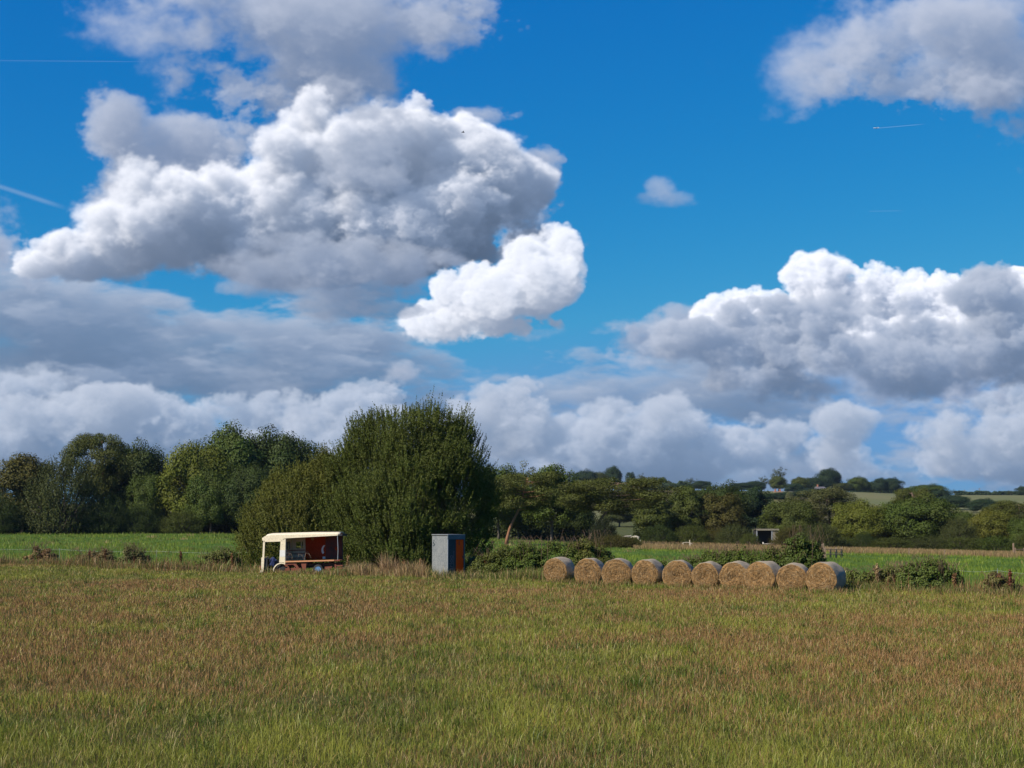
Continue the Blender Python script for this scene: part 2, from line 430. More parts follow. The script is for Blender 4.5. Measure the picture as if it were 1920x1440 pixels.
def ground_material():
    m = bpy.data.materials.new('ground'); m.use_nodes = True; t = NT(m.node_tree); t.n.clear()
    pos = t.node('ShaderNodeNewGeometry').outputs['Position']
    at_ = lambda k: t.node('ShaderNodeAttribute', attribute_name=k).outputs['Fac']
    p2 = t.vm('MULTIPLY', pos, (1, .55, 1))
    big = t.noise(p2, .11, 4, .55).outputs[0]; fine = t.noise(pos, 3.0, 5, .65).outputs[0]; mid = t.noise(p2, .6, 4, .6).outputs[0]
    mead = t.mix(t.mr(big, .38, .62), (.085, .085, .018, 1), (.12, .075, .026, 1))
    mead = t.mix(t.mr(mid, .4, .65, 0, .5), mead, (.10, .085, .03, 1))
    mead = t.mix(t.mr(fine, .3, .7, 0, .6), mead, (.035, .035, .010, 1))
    past = t.mix(t.mr(mid, .35, .65), (.045, .105, .010, 1), (.085, .145, .020, 1))
    past = t.mix(t.mr(big, .35, .65, 0, .4), past, (.09, .12, .02, 1))
    tan = t.mix(t.mr(mid, .35, .65), (.27, .19, .09, 1), (.20, .15, .06, 1))
    rough = t.mix(t.mr(mid, .35, .65), (.05, .07, .018, 1), (.10, .095, .035, 1))
    hl = t.noise(t.vm('MULTIPLY', pos, (.02, .012, .02)), 1.0, 3).outputs[0]
    hill = t.mix(t.mr(hl, .4, .6), (.115, .13, .05, 1), (.15, .145, .065, 1))
    hill = t.mix(t.m('MULTIPLY', at_('brown'), .8), hill, (.17, .12, .075, 1))
    wob = t.m('MULTIPLY', t.m('SUBTRACT', mid, .5), .8)
    wt = lambda k: t.m('ADD', at_(k), t.m('MULTIPLY', wob, t.m('GREATER_THAN', at_(k), .02)), clamp=True)
    c = t.mix(wt('past'), mead, past)
    c = t.mix(wt('rough'), c, rough)
    c = t.mix(wt('tan'), c, tan)
    c = t.mix(at_('hill'), c, hill)
    b = t.node('ShaderNodeBump', {'Strength': .6, 'Distance': .25, 'Height': fine})
    p = t.node('ShaderNodeBsdfPrincipled', {'Base Color': c, 'Roughness': .95, 'Normal': b.outputs[0]})
    p.inputs['Specular IOR Level'].default_value = .1
    out = t.node('ShaderNodeOutputMaterial'); t.l.new(p.outputs[0], out.inputs[0])
    return m


def blade_material():
    m = bpy.data.materials.new('grass_blade'); m.use_nodes = True; t = NT(m.node_tree); t.n.clear()
    c = t.node('ShaderNodeAttribute', attribute_name='gcol').outputs['Color']
    d = t.node('ShaderNodeBsdfDiffuse', {'Color': c}); tr = t.node('ShaderNodeBsdfTranslucent', {'Color': c})
    gl = t.node('ShaderNodeBsdfGlossy', {'Color': (.5, .5, .45, 1), 'Roughness': .45})
    mx = t.node('ShaderNodeMixShader', [.22, d.outputs[0], tr.outputs[0]])
    mx = t.node('ShaderNodeMixShader', [.04, mx.outputs[0], gl.outputs[0]])
    out = t.node('ShaderNodeOutputMaterial'); t.l.new(mx.outputs[0], out.inputs[0])
    return m


def vnoise(x, y, seed):
    """smooth 2-D value noise, about -1..1"""
    r = np.random.default_rng(seed); g = r.uniform(-1, 1, (256, 256))
    xi, yi = np.floor(x).astype(int), np.floor(y).astype(int); fx, fy = x - xi, y - yi
    fx = fx * fx * (3 - 2 * fx); fy = fy * fy * (3 - 2 * fy)
    G = lambda i, j: g[i % 256, j % 256]
    return (G(xi, yi) * (1 - fx) + G(xi + 1, yi) * fx) * (1 - fy) + (G(xi, yi + 1) * (1 - fx) + G(xi + 1, yi + 1) * fx) * fy


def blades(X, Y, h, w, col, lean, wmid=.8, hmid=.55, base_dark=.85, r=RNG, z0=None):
    """one bent blade per point; returns verts, colours"""
    n = len(X)
    Z = terrain(X, Y) if z0 is None else z0
    az = r.uniform(0, 2 * np.pi, n)
    dx, dy = np.cos(az), np.sin(az)
    # blade faces turn mostly across the lean
    fa = r.uniform(0, 2 * np.pi, n)
    sx, sy = np.cos(fa), np.sin(fa)
    B = np.stack([X, Y, Z - .02], -1)
    L = lean * h
    M = B + np.stack([dx * L * .3, dy * L * .3, h * hmid], -1)
    T = B + np.stack([dx * L, dy * L, h * np.sqrt(np.maximum(1 - (lean * .75) ** 2, .05))], -1)
    S = np.stack([sx, sy, np.zeros(n)], -1) * (w * .5)[:, None]
    wb = .7
    V = np.stack([B - S * wb, B + S * wb, M - S * wmid, M + S * wmid, T], 1)
    C = np.repeat(col[:, None, :], 5, 1)
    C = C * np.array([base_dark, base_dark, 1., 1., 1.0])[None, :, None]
    return V.reshape(-1, 3), C.reshape(-1, 3)


def blade_faces(n):
    b = np.arange(n)[:, None] * 5
    f = np.concatenate([b + np.array([[0, 1, 3, 2]]), b + np.array([[2, 3, 4]])], 1)
    return f.ravel(), np.tile([4, 3], n)


def build_grass(scale=1.0):
    r = np.random.default_rng(21)
    # ---- the meadow
    N = int(1250000 * scale)
    Y = r.uniform(16.5, 95, N) ; A = r.uniform(-.40, .40, N)
    X = A * Y
    ok = Y < fence_line(X) + .8
    X, Y = X[ok], Y[ok]; n = len(X)
    big = 1.2 * vnoise(X * .12 + 9, Y * .12 + 4, 1) + .8 * vnoise(X * .30, Y * .26, 2) + .45 * vnoise(X * .9, Y * .8, 3)
    tuft = vnoise(X * .55 + 40, Y * .5, 5) + .6 * vnoise(X * 1.7, Y * 1.6, 6)
    u = r.uniform(0, 1, n)
    bias = np.interp(Y, [16, 22, 27, 40, 60, 72, 95], [-1.4, -1.05, -.15, .25, .0, -.8, -.35])
    red = u < 1 / (1 + np.exp(-(big * 1.0 + bias) * 1.9)) * .66
    straw = (~red) & (r.uniform(0, 1, n) < .07 + .04 * (big > 0))
    g1 = np.array([.084, .118, .016]); g2 = np.array([.262, .268, .042])
    k = np.clip(.5 + .45 * tuft + r.normal(0, .22, n), 0, 1)[:, None]
    col = g1 * (1 - k) + g2 * k
    kr = r.uniform(0, 1, n)[:, None]
    col = np.where(red[:, None], np.array([.168, .080, .030]) * (1 - kr) + np.array([.39, .235, .098]) * kr, col)
    col = np.where(straw[:, None], np.array([.37, .29, .12]) * r.uniform(.7, 1.25, n)[:, None], col)
    h = r.uniform(.05, .17, n) * (1 + .42 * tuft) * (1 + 1.1 * (r.uniform(0, 1, n) < .05))
    h = np.where(red, r.uniform(.09, .24, n), h); h = np.where(straw, r.uniform(.10, .26, n), h)
    w = (.0056 + .0040 * r.uniform(0, 1, n)) * (Y / 19) ** .70
    w = np.where(red | straw, w * .75, w)
    lean = np.clip(np.abs(r.normal(0, .62, n)) + .10, 0, 1.2); lean = np.where(red, lean * .8, lean)
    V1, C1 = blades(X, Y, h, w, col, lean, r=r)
    # seed heads: the red-brown stems are widest near the top
    i = np.where(red)[0]
    V = V1.reshape(-1, 5, 3)
    B, T = V[i, :2].mean(1), V[i, 4]
    Mc = B + (T - B) * .72
    half = (V[i, 3] - V[i, 2]) * .5
    V[i, 2] = Mc - half * 1.5; V[i, 3] = Mc + half * 1.5
    V[i, 0] = B - half * .5; V[i, 1] = B + half * .5
    # lush tufts that stand out of the sward
    nc = int(420 * scale); Yc = 17 + 60 * r.uniform(0, 1, nc) ** 1.3; Xc = r.uniform(-.39, .39, nc) * Yc
    okc = Yc < fence_line(Xc) - 1; Xc, Yc = Xc[okc], Yc[okc]; per = 70
    Xt = np.repeat(Xc, per) + r.normal(0, .17, len(Xc) * per); Yt = np.repeat(Yc, per) + r.normal(0, .17, len(Yc) * per)
    tone = np.repeat(r.uniform(0, 1, (len(Xc), 1)), per, 0)
    ct = (np.array([.050, .088, .010]) * (1 - tone) + np.array([.17, .205, .030]) * tone) * r.uniform(.75, 1.3, (len(Xt), 1))
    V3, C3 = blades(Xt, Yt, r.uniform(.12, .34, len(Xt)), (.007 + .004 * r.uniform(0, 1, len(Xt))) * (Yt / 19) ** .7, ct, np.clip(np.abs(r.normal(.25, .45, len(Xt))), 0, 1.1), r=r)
    # a few long pale stems lying at all angles
    ns = int(2600 * scale); Ys = r.uniform(16.5, 60, ns); Xs = r.uniform(-.4, .4, ns) * Ys
    cs = np.array([.27, .225, .10]) * r.uniform(.7, 1.3, (ns, 1))
    V2, C2 = blades(Xs, Ys, r.uniform(.25, .45, ns), .0055 * (Ys / 19) ** .7, cs, np.clip(np.abs(r.normal(.35, .35, ns)), 0, 1.2), r=r)
    nt = n + ns + len(Xt)
    f, tot = blade_faces(nt)
    mat = blade_material()
    o = mesh_np('meadow_grass', np.concatenate([V1, V2, V3]), f, tot, mat, attrs={'gcol': np.concatenate([C1, C2, C3])})
    tag(o, 'rough meadow grass in the foreground, green mixed with red-brown seed heads', 'grass', kind='stuff')
    # ---- short green pasture beyond the meadow edge
    N = int(190000 * scale); Y = 58 + (245 - 58) * r.uniform(0, 1, N) ** 1.6; X = r.uniform(-.40, .40, N) * Y
    rn = np.interp(960 + X / Y * F, [p for p, _ in TAN_NEAR], [hit(p, q)[1] for p, q in TAN_NEAR])
    ok = (Y > fence_line(X) + .4) & ((Y < rn + 1) | (X / Y * F < 215))
    X, Y = X[ok], Y[ok]; n = len(X)
    k0 = .75 * vnoise(X * .2, Y * .12, 8) + .7 * vnoise(X * .7, Y * .35, 9) + .4 * vnoise(X * 1.9, Y * .9, 12)
    k = np.clip(.5 + k0 + r.normal(0, .2, n), 0, 1)[:, None]
    col = np.array([.045, .092, .008]) * (1 - k) + np.array([.18, .245, .026]) * k
    lf = X / Y * F < -300
    col = np.where(lf[:, None] & (r.uniform(0, 1, (n, 1)) < .25), np.array([.16, .155, .035]), col)
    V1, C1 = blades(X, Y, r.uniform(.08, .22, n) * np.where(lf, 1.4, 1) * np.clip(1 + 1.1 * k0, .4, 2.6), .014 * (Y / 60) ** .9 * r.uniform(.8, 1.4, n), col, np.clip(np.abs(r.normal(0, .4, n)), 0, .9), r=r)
    f, tot = blade_faces(n)
    tag(mesh_np('pasture_grass', V1, f, tot, mat, attrs={'gcol': C1}), 'bright green pasture grass beyond the meadow edge', 'grass', kind='stuff')
    # ---- dry uncut strip in front of the right-hand wood
    N = int(60000 * scale); P = r.uniform(1185, 1960, N)
    a0 = np.interp(P, [p for p, _ in TAN_NEAR], [hit(p, q)[1] for p, q in TAN_NEAR]); a1 = np.interp(P, [p for p, _ in TAN_FAR], [hit(p, q)[1] for p, q in TAN_FAR])
    Y = a0 + (a1 - a0) * r.uniform(-.03, 1, N) ** 1.3; X = (P - 960) / F * Y * 1.0036
    col = np.array([.30, .205, .10]) * r.uniform(.6, 1.25, (N, 1)); grn = r.uniform(0, 1, (N, 1)) < .22
    col = np.where(grn, np.array([.11, .12, .03]), col)
    V1, C1 = blades(X, Y, r.uniform(.25, .6, N), .03 * (Y / 120) ** .9, col, np.clip(np.abs(r.normal(0, .3, N)), 0, .9), r=r)
    f, tot = blade_faces(N)
    tag(mesh_np('dry_grass', V1, f, tot, mat, attrs={'gcol': C1}), 'strip of dry tan grass in front of the right-hand wood', 'grass', kind='stuff')
    return mat


build_ground()
GRASS_MAT = build_grass()
# ------------------------------------------------------------------ foliage
def leaf_material():
    m = bpy.data.materials.new('foliage'); m.use_nodes = True; t = NT(m.node_tree); t.n.clear()
    oc = t.node('ShaderNodeObjectInfo').outputs['Color']
    rnd = t.node('ShaderNodeAttribute', attribute_name='rnd').outputs['Fac']     # per leaf
    clm = t.node('ShaderNodeAttribute', attribute_name='clump').outputs['Fac']   # per bough
    hsv = t.node('ShaderNodeHueSaturation', {'Hue': t.mr(clm, 0, 1, .478, .516), 'Saturation': t.mr(rnd, 0, 1, 1.1, .85), 'Value': t.mr(rnd, 0, 1, .75, 1.28), 'Color': oc})
    c = t.mix(t.mr(clm, .0, 1.0, 0.0, .35), hsv.outputs[0], (1.5, 1.25, .7, 1), 'MULTIPLY')
    d = t.node('ShaderNodeBsdfDiffuse', {'Color': c}); tr = t.node('ShaderNodeBsdfTranslucent', {'Color': t.mix(.5, c, (1.0, 1.05, .3, 1), 'MULTIPLY')})
    gl = t.node('ShaderNodeBsdfGlossy', {'Color': (.8, .85, .9, 1), 'Roughness': .6})
    mx = t.node('ShaderNodeMixShader', [.11, d.outputs[0], tr.outputs[0]])
    mx = t.node('ShaderNodeMixShader', [.012, mx.outputs[0], gl.outputs[0]])
    out = t.node('ShaderNodeOutputMaterial'); t.l.new(mx.outputs[0], out.inputs[0])
    return m


def bark_material():
    m = bpy.data.materials.new('bark'); m.use_nodes = True; t = NT(m.node_tree); t.n.clear()
    oc = t.node('ShaderNodeObjectInfo').outputs['Color']
    p = t.node('ShaderNodeTexCoord').outputs['Object']
    n = t.noise(t.vm('MULTIPLY', p, (6, 6, 1.5)), 1.0, 5, .65).outputs[0]
    c = t.mix(t.mr(n, .3, .7), oc, (.35, .35, .35, 1), 'MULTIPLY')
    b = t.node('ShaderNodeBump', {'Strength': .7, 'Distance': .06, 'Height': n})
    s = t.node('ShaderNodeBsdfPrincipled', {'Base Color': c, 'Roughness': .9, 'Normal': b.outputs[0]})
    out = t.node('ShaderNodeOutputMaterial'); t.l.new(s.outputs[0], out.inputs[0])
    return m


LEAF = leaf_material(); BARK = bark_material()


def unit(r, n):
    d = r.standard_normal((n, 3)); return d / np.linalg.norm(d, axis=1, keepdims=True)


def leaves(P, D, length, width, r, pointed=False, N=None, jit=.42):
    """leaf quads at P, long axis D (n,3), facing about N (else a random roll); returns verts (4 per leaf)"""
    n = len(P)
    q = r.standard_normal((n, 3))
    if N is not None:
        q = N + q * jit
        D = D - q * ((D * q).sum(1) / (q * q).sum(1))[:, None]; D = D / np.maximum(np.linalg.norm(D, axis=1, keepdims=True), 1e-6)
    S = np.cross(D, q); S /= np.maximum(np.linalg.norm(S, axis=1, keepdims=True), 1e-6)
    L = D * (np.asarray(length) * .5).reshape(-1, 1); W = S * (np.asarray(width) * .5).reshape(-1, 1)
    if pointed:
        return np.stack([P - L, P + W, P + L, P - W], 1).reshape(-1, 3)
    return np.stack([P - L - W * .6, P - L * .2 + W, P + L + W * .5, P + L * .3 - W], 1).reshape(-1, 3)


def leaf_mesh(name, V, rnd, clump):
    n = len(V) // 4
    return mesh_np(name, V, np.arange(n * 4), np.full(n, 4), LEAF, attrs={'rnd': np.repeat(rnd, 4), 'clump': np.repeat(clump, 4)}, link=False)


def tube(path, radii, seg=7):
    """tapered tube along a list of points: verts, faces"""
    V, Fc = [], []
    pts = [Vector(p) for p in path]
    for i, p in enumerate(pts):
        d = (pts[min(i + 1, len(pts) - 1)] - pts[max(i - 1, 0)]).normalized()
        a = d.orthogonal().normalized() if i == 0 else (a - d * a.dot(d)).normalized()
        b = d.cross(a)
        for k in range(seg):
            w = 2 * math.pi * k / seg
            V.append(p + (a * math.cos(w) + b * math.sin(w)) * radii[i])
    for i in range(len(pts) - 1):
        for k in range(seg):
            Fc.append((i * seg + k, i * seg + (k + 1) % seg, (i + 1) * seg + (k + 1) % seg, (i + 1) * seg + k))
    Fc.append(tuple(range(seg))[::-1]); Fc.append(tuple((len(pts) - 1) * seg + k for k in range(seg)))
    return V, Fc


def join(parts):
    V, Fc = [], []
    for v, f in parts:
        o = len(V); V += [tuple(x) for x in v]; Fc += [tuple(i + o for i in q) for q in f]
    return V, Fc


def py_mesh(name, V, Fc, mat, smooth=False):
    me = bpy.data.meshes.new(name); me.from_pydata([tuple(v) for v in V], [], Fc); me.update()
    if smooth:
        me.polygons.foreach_set('use_smooth', np.ones(len(me.polygons), bool))
    me.materials.append(mat)
    return me


# every prototype: (trunk mesh, crown mesh, crown width, height)
def proto_broad(seed, W=1.0, H=1.0, nclump=85, nleaf=260, leaf=.030, base=.10, egg=.55, rag=.16, csize=(.09, .17), shell=.55):
    """round-headed broadleaf tree, unit height; boughs on an egg-shaped envelope"""
    r = np.random.default_rng(seed)
    Vs, R, Cl, limbs = [], [], [], []
    # uneven envelope: a few big lobes
    lob = unit(r, 7); lob[:, 2] = np.abs(lob[:, 2]) * .9
    la = r.uniform(.05, rag + .06, 7)
    zc = base + (H - base) * .48
    for k in range(nclump):
        d = unit(r, 1)[0]
        if d[2] < -.75: d[2] *= -.5
        f = r.uniform(shell, 1) ** .5 if r.random() < .8 else r.uniform(.2, .7)
        bulge = 1 + (la * np.exp(-((1 - lob @ d) / .12))).sum() - rag * .5 + r.normal(0, rag * .35)
        rad = np.array([W * .5, W * .5, (H - base) * .5 * (1.06 if d[2] > 0 else .95)])
        c = np.array([0, 0, zc]) + d * rad * f * bulge * .88
        if d[2] < 0:
            c[:2] *= 1 + egg * .15
        cs = r.uniform(*csize) * (W + H) / 2
        n = int(nleaf * (cs / (.13 * (W + H) / 2)) ** 2)
        dd = unit(r, n)
        rr = r.uniform(.35, 1, n) ** .5
        P = c + dd * rr[:, None] * cs * np.array([1.05, 1.05, .95])
        P += r.normal(0, cs * .10, P.shape)
        ax = unit(r, n) + dd * .5 + np.array([0, 0, -.1]); ax /= np.linalg.norm(ax, axis=1, keepdims=True)
        Vs.append(leaves(P, ax, leaf * r.uniform(.7, 1.4, n), leaf * r.uniform(.6, 1.1, n), r, N=dd * .9 + d * .4 + np.array([0, 0, .25]))); R.append(r.uniform(0, 1, n))
        Cl.append(np.full(n, np.clip(r.normal(.4, .25), 0, 1)))
        if k % 6 == 0:
            limbs.append(c)
    th = zc * .8
    tr = [tube([(0, 0, -.03), (.004, 0, .05), (-.004, .003, th * .55), (0, 0, th)], [.032 * W, .022 * W, .018 * W, .010 * W], 8)]
    for c in limbs:
        s = np.array([0, 0, th * r.uniform(.35, .95)]); mid = s + (c - s) * .5 + np.array([0, 0, -.02])
        tr.append(tube([s, mid, c], [.009 * W, .006 * W, .002 * W], 5))
    V, Fc = join(tr)
    return (py_mesh('trunk', V, Fc, BARK, True), leaf_mesh('crown', np.concatenate(Vs), np.concatenate(R), np.concatenate(Cl)), W, H)


def proto_pine(seed, lean=.12, bare=.45, W=.6, nclump=60, nleaf=330, leaf=.030, flat=.5):
    """pine: bare leaning reddish trunk, flat needle clumps on crooked limbs"""
    r = np.random.default_rng(seed)
    path = [np.array([lean * t ** 1.1 + .012 * math.sin(t * 9 + seed), .01 * math.sin(t * 7), t * .95 - .02]) for t in np.linspace(0, 1, 9)]
    tr = [tube(path, list(np.interp(np.linspace(0, 1, 9), [0, .1, 1], [.024, .018, .005])), 8)]
    Vs, R, Cl = [], [], []
    for k in range(nclump):
        t = bare + (1 - bare) * (k + r.random()) / nclump
        p = np.array([np.interp(t, np.linspace(0, 1, 9), [q[i] for q in path]) for i in range(3)])
        az = r.uniform(0, 2 * np.pi); s = (t - bare) / (1 - bare)
        reach = W * .5 * (.35 + 1.0 * math.sin(math.pi * (.12 + .80 * s)) ** .8) * r.uniform(.35, 1.05)
        c = p + np.array([math.cos(az) * reach, math.sin(az) * reach, .03 + .10 * reach * r.uniform(-.2, 1)])
        if k % 2 == 0:
            mid = p + (c - p) * .5 + np.array([0, 0, -.012])
            tr.append(tube([p, mid, c], [.006, .004, .0015], 5))
        cs = r.uniform(.055, .105) * (.7 + W * .5)
        n = int(nleaf * (cs / .085) ** 2)
        dd = unit(r, n); rr = r.uniform(.3, 1, n) ** .5
        P = c + dd * rr[:, None] * cs * np.array([1.25, 1.25, flat])
        ax = unit(r, n) * .7 + np.array([0, 0, .8]) + dd * .5; ax /= np.linalg.norm(ax, axis=1, keepdims=True)
        Vs.append(leaves(P, ax, leaf * r.uniform(.7, 1.3, n), leaf * .36 * r.uniform(.7, 1.3, n), r, True, N=dd * .8 + np.array([0, 0, .5]))); R.append(r.uniform(0, 1, n))
        Cl.append(np.full(n, np.clip(r.normal(.4, .25), 0, 1)))
    V, Fc = join(tr)
    return (py_mesh('trunk', V, Fc, BARK, True), leaf_mesh('crown', np.concatenate(Vs), np.concatenate(R), np.concatenate(Cl)), W, 1.0)


def proto_shoots(seed, W=1.0, H=1.0, nb=70, ns=14, nl=26, leaf=.020, shoot=.20, lobes=None, lw=.42, up=1.0, box=0.0, cvar=.24):
    """sallow or willow: bundles of upright leafy shoots over a dome that reaches the ground"""
    r = np.random.default_rng(seed)
    lobes = lobes or [(0, 0, W * .5, H)]
    Vs, R, Cl, tw = [], [], [], []
    wts = np.array([l[2] * l[3] for l in lobes]); wts = wts / wts.sum()
    for k in range(nb):
        lx, ly, lr, lh = lobes[int(r.choice(len(lobes), p=wts))]
        d = unit(r, 1)[0]; d[2] = abs(d[2])
        if r.random() < .45: d[2] *= .45; d /= np.linalg.norm(d)
        f = r.uniform(.74, 1) ** .5 * (1 + r.normal(0, .035))
        flare = 1.0
        if box:
            # hollows and bulges in the mass, a metre or two across
            qa = np.array([lx * .5 + d[0] * lr * .42 + 30]); qb = np.array([d[2] * lh * .36 + ly + d[1] * 1.3 + 30])
            hn = float(vnoise(qa, qb, 55)[0]) + .5 * float(vnoise(qa * 2.3, qb * 2.3, 56)[0])
            if hn < -.30 and r.random() < .8: continue
            f *= 1 + .085 * hn
        flare = 1 + .16 * box * d[2]
        c = np.array([lx + d[0] * lr * f * flare, ly + d[1] * lr * f * flare, max(.05 * lh, d[2] ** (.8 - .25 * box) * lh * f * .98)])
        ang = d * np.array([.8, .8, .25]) + np.array([0, 0, up])
        clv = np.clip(r.normal(.40, cvar), 0, 1)
        sc = shoot * r.uniform(.7, 1.25)
        for s in range(ns):
            a = ang + unit(r, 1)[0] * .24; a /= np.linalg.norm(a)
            Ls = sc * r.uniform(.6, 1.25)
            b = c + unit(r, 1)[0] * np.array([.62, .62, .5]) * sc * .85 - a * Ls * .62
            if b[2] < 0: b[2] = .01
            t = np.sort(r.uniform(0.05, 1, nl))[:, None]
            bend = np.array([d[0], d[1], 0]) * .10 * Ls
            P = b + a * Ls * t + bend * (t * t)
            dd = unit(r, nl)
            P = P + dd * (sc * .085 * (1.25 - t))
            ax = dd * .9 + a * .8; ax /= np.linalg.norm(ax, axis=1, keepdims=True)
            Vs.append(leaves(P, ax, leaf * r.uniform(.65, 1.35, nl) * (1.15 - .45 * t[:, 0]), leaf * lw * r.uniform(.8, 1.3, nl), r, True, N=dd * .55 + d * .75 + np.array([0, 0, .15]), jit=.85))
            R.append(np.clip(r.uniform(0, 1, nl) * .8 + .2 * t[:, 0], 0, 1)); Cl.append(np.full(nl, clv))
        if k % 3 == 0:
            base = np.array([lx * .8 + r.normal(0, .03), ly * .8 + r.normal(0, .03), -.02])
            mid = base + (c - base) * .55 + np.array([0, 0, .08]) * H
            tw.append(tube([base, mid, c], [.011 * W, .007 * W, .002 * W], 5))
    V, Fc = join(tw)
    return (py_mesh('trunk', V, Fc, BARK, True), leaf_mesh('crown', np.concatenate(Vs), np.concatenate(R), np.concatenate(Cl)), W, H)


def build_protos():
    P = {}
    P['oak'] = [proto_broad(101, 1.0, 1.0, 130, 430, .019, .0), proto_broad(102, 1.0, 1.0, 120, 460, .019, .0, rag=.22), proto_broad(103, .95, 1.0, 140, 420, .019, .0, rag=.18)]
    P['alder'] = [proto_broad(111, .62, 1.0, 110, 420, .018, .0, rag=.2, csize=(.08, .15)), proto_broad(112, .7, 1.0, 110, 420, .018, .0, rag=.24, csize=(.07, .14))]
    P['pine'] = [proto_pine(121, .10, .40, .60, nclump=80, nleaf=520, leaf=.022, flat=.9), proto_pine(122, .26, .52, .72, nclump=84, nleaf=500, leaf=.022, flat=.75), proto_pine(123, -.05, .22, .52, nclump=84, nleaf=500, leaf=.022, flat=.85)]
    P['airy'] = [proto_broad(131, .7, 1.0, 46, 150, .020, .25, rag=.3, csize=(.05, .10)), proto_broad(132, .6, 1.0, 40, 150, .020, .3, rag=.32, csize=(.05, .10))]
    P['willow'] = [proto_shoots(141, 1.0, .8, 170, 14, 18, .024, .20), proto_shoots(142, 1.0, .75, 160, 14, 18, .024, .20)]
    return P


PROTO = build_protos()


def plant(name, kind, var, loc, width, height, color, bark, label, cat='tree', group=None, rz=0.0, flip=False):
    tr, cr, W, H = PROTO[kind][var % len(PROTO[kind])]
    e = empty(name, loc, rz)
    sx = width / W; sz = height / H
    e.scale = (sx, sx, sz) if not flip else (-sx, sx, sz)
    for nm, me, c in (('trunk', tr, bark), ('crown', cr, color)):
        o = bpy.data.objects.new(nm, me); COL.objects.link(o); o.parent = e; o.color = (*c, 1)
    tag(e, label, cat, group)
    return e


GREY_BARK = (.12, .10, .08); RED_BARK = (.30, .14, .075)
DK = (.034, .055, .010); MD = (.051, .080, .011); YG = (.094, .115, .013); OL = (.060, .080, .014); BR = (.070, .068, .015)
BLUE_DK = (.024, .046, .020); PINE = (.066, .080, .016); PALE = (.095, .11, .045); GY = (.050, .064, .016)

